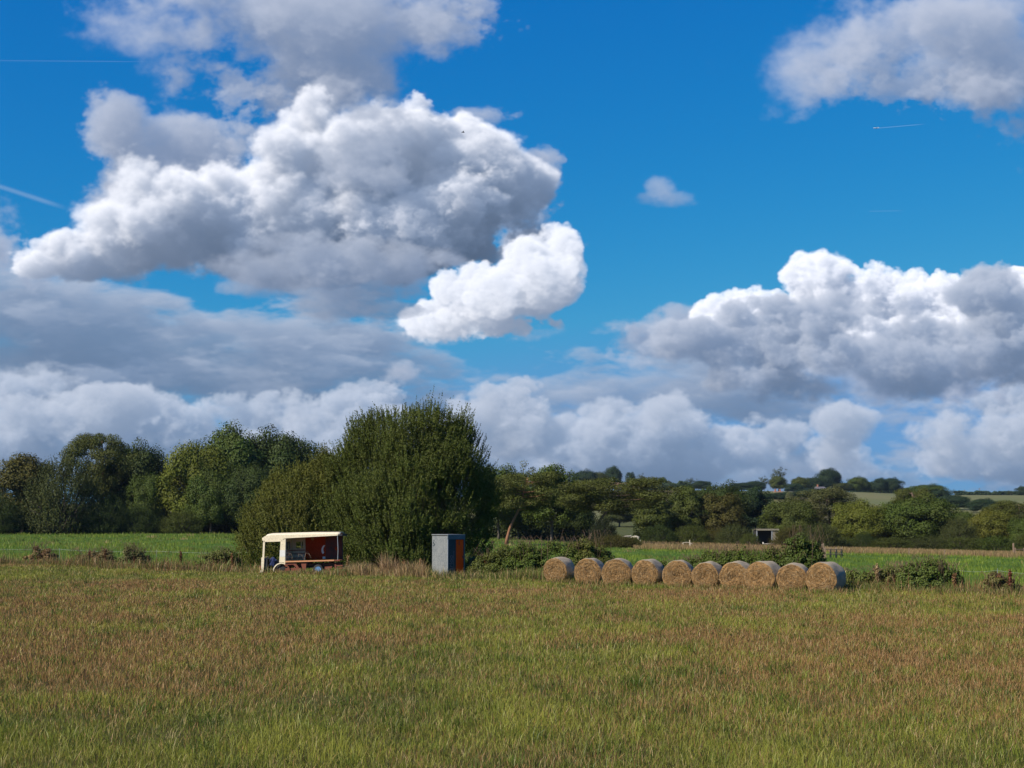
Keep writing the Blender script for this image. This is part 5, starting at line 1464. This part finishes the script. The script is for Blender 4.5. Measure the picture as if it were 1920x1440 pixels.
bramble('bramble_bush', at(80, 92.0), [(0, 0, .9, 1.2), (.7, 0, .7, .9)], 613, 2600, (.17, .115, .05), 'brown withered bush near the left end of the meadow edge', 'bush', BRG)
bramble('bramble_bush', at(425, 83.5), [(0, 0, 1.0, 1.2), (-.9, 0, .8, .95), (.8, 0, .5, .8)], 614, 4200, (.095, .115, .026), 'tangled green bush on the meadow edge just left of the milk float', 'bush', BRG)
bramble('bramble_bush', at(175, 89.5), [(0, 0, 1.1, .9), (1.0, 0, .8, 1.0)], 615, 3200, (.12, .105, .04), 'low mixed scrub left of the thin greyish bush', 'bush', BRG)
bramble('bramble_bush', at(1850, 59.2), [(0, 0, .7, .75), (.6, 0, .6, .7)], 616, 2600, (.115, .115, .034), 'low weedy scrub near the right end of the meadow edge', 'bramble', BRG)
bramble('bramble_bush', at(884, 77.8), [(0, 0, .5, .8), (.5, 0, .5, .9)], 617, 2600, (.09, .125, .022), 'small leafy bush at the right foot of the portable toilet', 'bush', BRG)


def dock(loc, h, seed, label, color=(.12, .048, .026)):
    """seeding dock or hogweed: one stalk with a ragged dark head"""
    r = np.random.default_rng(seed); e = empty('dock_plant', loc)
    tw = [tube([(0, 0, -.02), (.02 * h, 0, h * .5), (.0, .02, h)], [.014, .011, .005], 5)]
    tips = [(0, 0, h)]
    for k in range(7):
        z = h * (.50 + .065 * k); az = r.uniform(0, 6.28); L = h * .05
        t_ = (math.cos(az) * L * .6, math.sin(az) * L * .6, z + L * .8); tips.append(t_); tw.append(tube([(0, 0, z), t_], [.007, .003], 4))
    V, Fc = join(tw)
    o = bpy.data.objects.new('stalk', py_mesh('stalk', V, Fc, BARK)); COL.objects.link(o); o.parent = e; o.color = (.20, .11, .06, 1)
    P = np.concatenate([np.array(t_) + r.normal(0, .04, (40, 3)) * np.array([.75, .75, 1.6]) for t_ in tips])
    me = leaf_mesh('seed_head', leaves(P, unit(r, len(P)), .075, .045, r), r.uniform(0, 1, len(P)), np.full(len(P), .4))
    o = bpy.data.objects.new('seed_head', me); COL.objects.link(o); o.parent = e; o.color = (*color, 1)
    tag(e, label, 'weed', 'seeding docks along the meadow edge')


for i, (px_, Y_, h_, lab, c_) in enumerate([
        (345, 85.5, 1.35, 'dark red-brown seeding dock left of the milk float', (.10, .042, .022)),
        (440, 82.8, 1.3, 'reddish dock just left of the milk float cab', (.16, .075, .03)),
        (205, 88.2, 1.35, 'brownish dock right of the withered bush at left', (.15, .08, .035)),
        (176, 88.8, 1.25, 'slim brown dock among the low mixed scrub at left', (.14, .07, .035)),
        (1637, 61.4, 1.45, 'tall pale hogweed stalk between the last bale and the dark bramble mound', (.30, .22, .12)),
        (1883, 58.6, 1.25, 'red-brown dock near the right edge of the meadow', (.14, .055, .03)),
        (1862, 58.9, 1.05, 'shorter brown dock left of the red-brown dock at right', (.17, .09, .045)),
        (1780, 60.0, 1.0, 'brown dock right of the dark bramble mound', (.17, .10, .045)),
        (760, 79.2, .95, 'rusty seeding dock in front of the sallow, left of the tan weeds', (.24, .115, .04)),
        (790, 78.8, 1.0, 'pale tan teasel-like stalk just left of the portable toilet', (.30, .20, .11)),
        (655, 80.2, 1.3, 'tan dead stalk at the rear of the milk float', (.26, .17, .07)),
        (910, 76.5, 1.0, 'orange-brown dead dock right of the portable toilet', (.34, .15, .06))]):
    dock(at(px_, Y_), h_ * .72, 700 + i, lab, c_)


def build_weeds():
    """tangle of tall grass and dead stems along the meadow edge, and round what stands in it"""
    r = np.random.default_rng(91)
    Xs, Ys, Hs, Cs, Ws = [], [], [], [], []
    def strip(p0, p1, n, yoff, ysp, h0, h1, cols, w=.018):
        px = r.uniform(p0, p1, n); x = None
        y = 75.0 * np.ones(n)
        for _ in range(6):
            x = (px - 960) / F * y * 1.0036; y = fence_line(x)
        y = y + yoff + r.normal(0, ysp, n); x = (px - 960) / F * y * 1.0036
        k = vnoise(px * .022 + p0, y * .4, int(p0) % 97 + 3)
        h = r.uniform(h0, h1, n) * np.clip(1 + .55 * k, .3, 1.7)
        c = np.array(cols)[r.integers(0, len(cols), n)] * r.uniform(.7, 1.3, (n, 1))
        Xs.append(x); Ys.append(y); Hs.append(h); Cs.append(c); Ws.append(np.full(n, w) * r.uniform(.7, 1.6, n))
    TAN_, BRN, GRN, OLV, RED_ = (.36, .25, .12), (.20, .125, .06), (.10, .135, .022), (.16, .155, .045), (.22, .10, .05)
    strip(-60, 500, 7000, .2, .8, .2, .60, [TAN_, BRN, GRN, OLV, GRN, RED_])
    strip(-60, 500, 900, .2, .9, .5, 1.0, [BRN, OLV, RED_, TAN_])
    strip(490, 660, 2600, -.6, .5, .2, .6, [TAN_, OLV, GRN, RED_])
    strip(650, 805, 2600, 1.0, .6, .2, .75, [TAN_, TAN_, (.42, .28, .15), BRN, OLV])
    strip(715, 798, 700, 1.4, .4, .6, 1.35, [TAN_, (.42, .27, .15), BRN])
    strip(800, 900, 900, .9, .4, .2, .6, [GRN, OLV, TAN_])
    strip(890, 1030, 2600, 1.5, .6, .2, .6, [GRN, OLV, TAN_, GRN])
    strip(1030, 1580, 4200, .3, .8, .15, .45, [GRN, OLV, GRN, TAN_])
    strip(1570, 1990, 6000, .4, .8, .15, .5, [GRN, OLV, TAN_, GRN, BRN])
    strip(1640, 1990, 700, .6, .7, .4, .85, [BRN, TAN_, RED_, OLV])
    # rank tufts scattered over the pasture
    nc = 300; Yc = 62 + 150 * r.uniform(0, 1, nc) ** 1.4; Xc = r.uniform(-.39, .39, nc) * Yc
    rn = np.interp(960 + Xc / Yc * F, [p for p, _ in TAN_NEAR], [hit(p, q)[1] for p, q in TAN_NEAR])
    okc = (Yc > fence_line(Xc) + 2) & ((Yc < rn - 2) | (Xc / Yc * F < 215)); Xc, Yc = Xc[okc], Yc[okc]
    for cx, cy in zip(Xc, Yc):
        m = 26; cc = [GRN, (.06, .09, .012), OLV, GRN, TAN_][int(r.integers(0, 5))]
        Xs.append(cx + r.normal(0, .28, m)); Ys.append(cy + r.normal(0, .3, m)); Hs.append(r.uniform(.15, .5, m)); Cs.append(np.array([cc]) * r.uniform(.7, 1.3, (m, 1))); Ws.append(np.full(m, .03) * (cy / 90))
    X, Y, H, C, W = (np.concatenate(v) for v in (Xs, Ys, Hs, Cs, Ws))
    n = len(X)
    V, Cc = blades(X, Y, H, W, C, np.clip(np.abs(r.normal(.15, .5, n)), 0, 1.1), r=r)
    f, tot = blade_faces(n)
    o = mesh_np('weeds', V, f, tot, GRASS_MAT, attrs={'gcol': Cc})
    tag(o, 'tangle of tall weeds and dead stems along the meadow edge', 'weeds', kind='stuff')
    # taller grass growing up round the bales, the float and the toilet
    Xs, Ys, Hs, Cs, Ws = [], [], [], [], []
    def tuft(cx, cy, rx, ry, n, h0, h1, cols):
        x = cx + r.normal(0, rx, n); y = cy + r.normal(0, ry, n)
        Xs.append(x); Ys.append(y); Hs.append(r.uniform(h0, h1, n)); Cs.append(np.array(cols)[r.integers(0, len(cols), n)] * r.uniform(.7, 1.3, (n, 1))); Ws.append(r.uniform(.012, .024, n))
    RB = (.28, .165, .075)
    for bx, by, bY in BALE_PX:
        p = at(bx, bY); tuft(p.x - .1, p.y - .85, .5, .16, 420, .12, .34, [GRN, OLV, RB, TAN_])
    for q in np.linspace(-2.3, 2.3, 12):
        p = at(577, 80.5); tuft(p.x + q * .97, p.y - q * .25 - 1.0, .25, .22, 200, .08, .26, [OLV, RB, TAN_, GRN])
    p = at(826, 76.3); tuft(p.x, p.y - .1, .35, .2, 420, .15, .45, [GRN, OLV, TAN_]); p = at(858, 76.3); tuft(p.x, p.y - .05, .35, .2, 420, .12, .40, [OLV, TAN_, RB])
    X, Y, H, C, W = (np.concatenate(v) for v in (Xs, Ys, Hs, Cs, Ws)); n = len(X)
    V, Cc = blades(X, Y, H, W, C, np.clip(np.abs(r.normal(.1, .35, n)), 0, .9), r=r); f, tot = blade_faces(n)
    tag(mesh_np('grass_tufts', V, f, tot, GRASS_MAT, attrs={'gcol': Cc}), 'longer grass grown up against the bales, milk float and portable toilet', 'grass', kind='stuff')


build_weeds()


def dead_stems_on_float():
    """hoops of dead stems growing up through the float's deck"""
    p = at(577, 80.5); e = empty('dead_plant', (p.x - .42, p.y - .10, p.z + .0))
    r = np.random.default_rng(17); mb = MB()
    for k in range(9):
        x0 = -.75 + .13 * k + r.normal(0, .05); y0 = r.uniform(-.55, .2); L = r.uniform(.25, .6); hgt = r.uniform(.95, 1.3)
        mb.tube([(x0, y0, .0), (x0 + .05, y0, .6), (x0 + L * .4, y0, hgt), (x0 + L * .8, y0 - .02, hgt * .93), (x0 + L, y0 - .03, hgt * .74)], [.012, .011, .010, .008, .005], 5)
    mb.build('stems', M['dry'], e)
    tag(e, 'arching dead stems growing up through the deck of the milk float', 'dead plant')


dead_stems_on_float()


# ------------------------------------------------------------------ fences
def post(loc, h, w, mat, label, name='fence_post', group='fence posts along the pasture'):
    e = empty(name, loc)
    v = [(-w, -w, -.2), (w, -w, -.2), (w, w, -.2), (-w, w, -.2), (-w, -w, h), (w, -w, h + w), (w, w, h + w), (-w, w, h)]
    MB().add(v, [(0, 3, 2, 1), (4, 5, 6, 7), (0, 1, 5, 4), (1, 2, 6, 5), (2, 3, 7, 6), (3, 0, 4, 7)]).build('post', mat, e)
    MB().tube([(w, -w - .006, h * .8), (w + .02, -w - .03, h * .8)], .012).build('insulator', M['dark'], e)
    tag(e, label, 'fence post', group)


post(at(1198, 172), .85, .07, M['pale_wood'], 'pale fence post at the left end of the dry grass')
post(at(1537, 105), 1.15, .085, M['wood'], 'brown gatepost right of the hawthorn bush, behind the ninth bale')
post(at(1290, 178), 1.0, .05, M['pale_wood'], 'thin post in front of the olive undergrowth by the dry grass')
post(at(1697, 130), .7, .035, M['wood'], 'thin post in the pasture below the broadest oak')
post(at(1763, 128), .6, .03, M['wood'], 'shorter thin post right of the pasture post below the broadest oak')
post(at(1891, 150), 1.3, .07, M['wood'], 'dark post against the scrub near the right edge')


def rail_fence(px0, px1, Y0, Y1, label, n=4, h=.75):
    e = empty('rail_fence', at((px0 + px1) / 2, (Y0 + Y1) / 2)); b = e.location
    P = [at(px0 + (px1 - px0) * k / (n - 1), Y0 + (Y1 - Y0) * k / (n - 1)) - b for k in range(n)]
    for q in P:
        MB().box(q.x - .06, q.x + .06, q.y - .06, q.y + .06, q.z - .2, q.z + h + .12).build('post', M['wood'], e)
    for f in (.45, .95):
        MB().tube([(q.x, q.y - .075, q.z + h * f) for q in P], .035, 5).build('rail', M['wood'], e)
    tag(e, label, 'fence')


rail_fence(1541, 1572, 112, 113, 'short brown rail fence between the gatepost and the dry grass')
rail_fence(1894, 1945, 150, 152, 'dark rail fence running off the right edge along the dry grass')


def electric_fence(pts, label, h=.75):
    b = at(*pts[0]); e = empty('electric_fence', b)
    P = [at(*q) - b for q in pts]
    for q in P:
        MB().tube([(q.x, q.y, q.z - .15), (q.x, q.y, q.z + h + .1)], .009, 6).build('stake', M['galv_post'], e)
    path = []
    for i in range(len(P) - 1):
        for t_ in (0, .25, .5, .75):
            q = P[i].lerp(P[i + 1], t_); path.append((q.x, q.y - .02, q.z + h - .10 * math.sin(math.pi * t_)))
    path.append((P[-1].x, P[-1].y - .02, P[-1].z + h))
    MB().tube(path, .0035, 5).build('wire', M['galv_post'], e)
    tag(e, label, 'electric fence')


electric_fence([(-60, 108), (120, 103), (300, 99), (480, 95)], 'thin pale electric fence wire crossing the pasture at left')
electric_fence([(1770, 66), (1860, 64.5), (1960, 63)], 'thin pale electric fence wire at the right edge of the pasture')


# ------------------------------------------------------------------ field shelter, cattle, pipe
def build_shed():
    p = at(1429, 241); e = empty('field_shelter', p); s = 1 / F * 241
    w, h, d = 28 * s, 31 * s, 3.0
    for x in (-w / 2, w / 2):
        MB().box(x - .09, x + .09, -.09, .09, -.3, h).build('post', M['galv_post'], e)
    MB().box(-w / 2 - .12, w / 2 + 1.2, -.22, -.095, h - .20, h + .02).build('fascia_board', M['tin'], e)
    MB().add([(-w / 2 - .2, -.2, h + .03), (w / 2 + 1.2, -.2, h + .03), (w / 2 + 1.2, d, h - .25), (-w / 2 - .2, d, h - .25), (-w / 2 - .2, -.2, h + .09), (w / 2 + 1.2, -.2, h + .09), (w / 2 + 1.2, d, h - .19), (-w / 2 - .2, d, h - .19)],
             [(0, 3, 2, 1), (4, 5, 6, 7), (0, 1, 5, 4), (1, 2, 6, 5), (2, 3, 7, 6), (3, 0, 4, 7)]).build('roof', M['tin'], e)
    MB().box(-w / 2 - .1, w / 2 + 1.1, d - .1, d, -.2, h - .27).build('back_wall', M['dark'], e)
    MB().box(-w / 2 - .1, -w / 2, .1, d - .1, -.2, h - .3).build('side_wall', M['dark'], e)
    MB().box(w / 2 + 1.0, w / 2 + 1.1, .1, d - .1, -.2, h - .3).build('side_wall', M['dark'], e)
    MB().box(w / 2 + .12, w / 2 + 1.1, -.04, .04, -.2, h - .36).build('front_wall', M['tin'], e)
    tag(e, 'small open-fronted field shelter among the trees, with a grey roof edge', 'shed')
    t_ = empty('feed_trough', p + Vector((.5, -.6, .35)))
    MB().prism([(-.9, 0), (.9, 0), (.9, .30), (.8, .30), (.8, .06), (-.8, .06), (-.8, .30), (-.9, .30)], -.25, .25).build('trough', M['white'], t_)
    for x in (-.7, .7):
        MB().box(x - .05, x + .05, -.2, .2, -.5, -.003).build('leg', M['wood'], t_)
    tag(t_, 'pale feed trough in the mouth of the field shelter', 'trough')


build_shed()


def cow(loc, rz, s, label, graze):
    """one continuous body grown on a skeleton"""
    e = empty('cow', loc, rz)
    me = bpy.data.meshes.new('body')
    pts = [(-.75, 0, 1.12, .24), (-.35, 0, 1.10, .34), (.15, 0, 1.06, .37), (.60, 0, 1.10, .31), (.95, 0, 1.22 if not graze else 1.05, .19), (1.22, 0, 1.38 if not graze else .72, .15), (1.50, 0, 1.24 if not graze else .36, .09)]
    ed = [(i, i + 1) for i in range(6)]
    for bx, bi, back in ((-.62, 0, 1), (.62, 3, 0)):
        for y in (-.2, .2):
            k = len(pts)
            pts += [(bx - .04 * back, y, .74, .14 if back else .11), (bx - (.14 if back else -.02), y, .42, .075), (bx - .06 * back, y, .06, .065)]
            ed += [(bi, k), (k, k + 1), (k + 1, k + 2)]
    k = len(pts); pts += [(-1.02, 0, 1.05, .04), (-1.05, 0, .5, .03)]; ed += [(0, k), (k, k + 1)]
    me.from_pydata([q[:3] for q in pts], ed, [])
    o = bpy.data.objects.new('body', me); COL.objects.link(o); o.parent = e
    sk = o.modifiers.new('skin', 'SKIN')
    for v, q in zip(me.skin_vertices[0].data, pts):
        v.radius = (q[3], q[3])
    me.skin_vertices[0].data[0].use_root = True
    o.modifiers.new('sub', 'SUBSURF').levels = 1; o.modifiers['sub'].render_levels = 2
    me.materials.append(M['hide']); sk.use_smooth_shade = True
    hx, hz = (1.26, 1.50) if not graze else (1.26, .80)
    for y in (-1, 1):
        MB().tube([(hx - .04, y * .10, hz), (hx - .08, y * .26, hz - .02)], [.05, .02], 6).build('ear', M['hide'], e)
    e.scale = (s, s, s)
    tag(e, label, 'cow', 'pale cattle beyond the pasture')


cow(at(1172, 245) + Vector((0, 0, 0)), math.radians(20), .75, 'pale cow standing half hidden by the small olive shrub', False)
cow(at(1189, 249) + Vector((0, 0, 0)), math.radians(175), .75, 'pale cow right of the half-hidden one, at the left end of the wood', True)


def pipe():
    e = empty('curved_rail', at(1285, 182)); mb = MB()
    mb.tube([(-.65, 0, .55), (-.45, 0, .68), (0, 0, .73), (.45, 0, .66), (.68, 0, .50)], .035).build('rail', M['pale_wood'], e)
    for x in (-.45, .45):
        MB().tube([(x, 0, -.1), (x, 0, .62)], .03).build('leg', M['pale_wood'], e)
    tag(e, 'low curved pale rail at the edge of the dry grass', 'rail')


pipe()


# ------------------------------------------------------------------ houses and poles on the hill
def house(px, py, Y, w, h, d, wall, roof, label, rz=0.0, arch=False, chim=0, win=3, roof_h=2.2):
    z = CAM_H + ray(px, py)[1] * Y
    b = at(px, Y); e = empty('house', (b.x, b.y, z), rz)
    MB().box(-w / 2, w / 2, -d / 2, d / 2, -3.0, h).build('walls', wall, e)
    o = MB().add([(-w / 2 - .3, -d / 2 - .3, h + .01), (w / 2 + .3, -d / 2 - .3, h + .01), (w / 2 + .3, d / 2 + .3, h + .01), (-w / 2 - .3, d / 2 + .3, h + .01), (-w / 2 - .3, 0, h + roof_h), (w / 2 + .3, 0, h + roof_h)],
                 [(0, 3, 2, 1), (0, 1, 5, 4), (2, 3, 4, 5), (0, 4, 3), (1, 2, 5)]).build('roof', roof, e)
    for k in range(chim):
        x = (-.28 + .56 * k) * w
        MB().box(x - .4, x + .4, -.4, .4, h + roof_h - .9, h + roof_h + 1.4).build('chimney', M['brick'], o)
    for k in range(win):
        x = -w / 2 + w * (k + .5) / win
        MB().box(x - .45, x + .45, -d / 2 - .04, -d / 2 - .004, h * .35, h * .78).build('window', M['glass_dk'], e)
    if arch:
        x = w * .5 + 1.8
        pts = [(x - 2.0, -3), (x - 2.0, 4.6), (x + 2.0, 4.6), (x + 2.0, -3)]
        outer = [(x + 1.9, -1.0), (x + 1.9, 4.7), (x, 4.7), (x - 1.9, 4.7), (x - 1.9, -1.0)]
        arch_in = [(x + 1.05, -1.0)] + arc(x, 2.2, 1.05, 0, 180, 3) + [(x - 1.05, -1.0)]
        MB().ring(outer, arch_in, -d / 2 - .8, -d / 2 - .3).build('arch', M['white'], e)
        MB().box(x - 1.85, x + 1.85, -d / 2 - .29, d / 2, -1.0, 4.5).build('porch', M['glass_dk'], e)
    tag(e, label, 'house', 'houses on the far hill')


house(1188, 915, 975, 4.6, 3.2, 6, M['cream_in'], M['roof'], 'small pale house with a tall white arch on the hill', 0, True, 0, 2)
house(1246, 914, 975, 6, 2.2, 5, M['brick'], M['tin'], 'low pale-roofed building among hill trees right of the arched house', .2, False, 0, 2, 1.2)
house(1455, 935, 900, 5.5, 2.4, 6, M['brick'], M['roof_red'], 'red-roofed house with two chimneys below the tallest hill tree', .1, False, 2, 3, 2.2)
house(1690, 930, 980, 6, 1.6, 5, M['white'], M['tin'], 'white building at the right end of the hill trees by the pale pasture', -.2, False, 0, 2, 1.4)
house(1534, 924, 930, 6, 2.4, 5, M['white'], M['roof'], 'pale house half hidden in the big dark hill clump', .3, False, 1, 2, 1.6)


def pole(px, top, Y, label):
    b = at(px, Y); h = CAM_H + ray(px, top)[1] * Y - b.z; e = empty('utility_pole', b)
    MB().tube([(0, 0, -1), (0, 0, h)], [.22, .16], 7).build('post', M['wood'], e)
    MB().box(-1.1, 1.1, -.08, .08, h - .9, h - .7).build('crossarm', M['wood'], e)
    tag(e, label, 'utility pole', 'utility poles on the skyline')


pole(1803, 918, 1040, 'left one of two thin utility poles on the right skyline')
pole(1831, 915, 1040, 'right and taller one of two utility poles on the right skyline')


def build_hedge():
    """clipped hedge along the right-hand skyline and the dark hedge below the hill trees"""
    r = np.random.default_rng(61)
    for (p0, p1, Y, h, lab, n) in ((1785, 1975, 1035, 3.2, 'clipped dark hedge along the right skyline', 3000), (1560, 1700, 985, 3.4, 'dark hedge under the round hilltop trees', 3000), (1205, 1300, 945, 5.0, 'dark hedge along the top of the brown hill field', 3000)):
        px = r.uniform(p0, p1, n); y = Y + r.uniform(-1, 2, n); x = (px - 960) / F * y * 1.0036
        b = at((p0 + p1) / 2, Y); e = empty('hedge', b)
        z = terrain(x, y) + h * r.uniform(0, 1, n) ** .7 * (1 + .25 * vnoise(px * .15, y * 0, 4))
        N = np.tile(np.array([[-.3, -.7, .5]]), (n, 1))
        me = leaf_mesh('foliage', leaves(np.stack([x, y, z], -1) - np.array(b), unit(r, n), 1.5, 1.0, r, N=N), r.uniform(0, 1, n), np.full(n, .3))
        o = bpy.data.objects.new('foliage', me); COL.objects.link(o); o.parent = e; o.color = (*BLUE_DK, 1)
        V, Fc = join([tube([at(q, Y) - b, at(q, Y) - b + Vector((0, 0, h * .7))], [.15, .06], 5) for q in np.linspace(p0, p1, 14)])
        o = bpy.data.objects.new('stems', py_mesh('stems', V, Fc, BARK)); COL.objects.link(o); o.parent = e; o.color = (*GREY_BARK, 1)
        tag(e, lab, 'hedge', 'hedges on the far hill')


build_hedge()


# ------------------------------------------------------------------ in the air
def build_bird():
    u, v = ray(868, 248); Y = 160
    e = empty('bird', (u * Y, Y, CAM_H + v * Y), .4)
    MB().tube([(-.18, 0, 0), (-.08, 0, .01), (.06, 0, .01), (.16, 0, 0), (.21, 0, 0)], [.015, .05, .055, .035, .008], 8).build('body', M['dark'], e, smooth=True)
    for s in (-1, 1):
        MB().add([(-.05, 0, .02), (.07, 0, .02), (.05, s * .22, .10), (-.04, s * .22, .10), (.0, s * .40, .06), (-.05, s * .38, .06)] + [(-.05, 0, .03), (.07, 0, .03), (.05, s * .22, .11), (-.04, s * .22, .11), (.0, s * .40, .067), (-.05, s * .38, .067)],
                 [(0, 1, 2, 3), (3, 2, 4, 5), (6, 9, 8, 7), (9, 11, 10, 8), (0, 3, 9, 6), (1, 7, 8, 2), (4, 10, 11, 5), (2, 8, 10, 4), (3, 5, 11, 9)]).build('wing', M['dark'], e)
    tag(e, 'small dark bird in front of the big cloud', 'bird')


def build_airliner():
    u, v = ray(1643, 240); Y = 9000
    e = empty('airliner', (u * Y, Y, CAM_H + v * Y), math.radians(170)); e.rotation_euler = (0, 0, math.radians(188))
    MB().tube([(-19, 0, 1.5), (-12, 0, .4), (0, 0, 0), (14, 0, 0), (18, 0, -.2), (20, 0, -.5)], [.4, 1.6, 2, 2, 1.5, .3], 10).build('fuselage', M['white'], e, smooth=True)
    for s in (-1, 1):
        MB().add([(5, s * 1.8, -.6), (-2, s * 1.8, -.6), (-8, s * 17, .9), (-5.5, s * 17, .9), (5, s * 1.8, -.1), (-2, s * 1.8, -.1), (-8, s * 17, 1.2), (-5.5, s * 17, 1.2)], [(0, 1, 2, 3), (4, 7, 6, 5), (0, 4, 5, 1), (1, 5, 6, 2), (2, 6, 7, 3), (3, 7, 4, 0)]).build('wing', M['white'], e)
    MB().prism([(-13, 1.8), (-17, 1.8), (-20, 7), (-17.5, 7)], -.2, .2).build('tail_fin', M['white'], e)
    tag(e, 'tiny white airliner high in the blue at right', 'airliner')


build_bird(); build_airliner()
# ------------------------------------------------------------------ the air
def build_haze():
    m = bpy.data.materials.new('haze'); m.use_nodes = True; t = NT(m.node_tree); t.n.clear()
    v = t.node('ShaderNodeVolumePrincipled', {'Color': (.62, .78, 1.0, 1), 'Density': .000045, 'Anisotropy': .2})
    out = t.node('ShaderNodeOutputMaterial'); t.l.new(v.outputs[0], out.inputs['Volume'])
    o = MB().box(-1400, 1400, -60, 2600, -12, 75).build('haze', m)
    tag(o, kind='stuff')


build_haze()
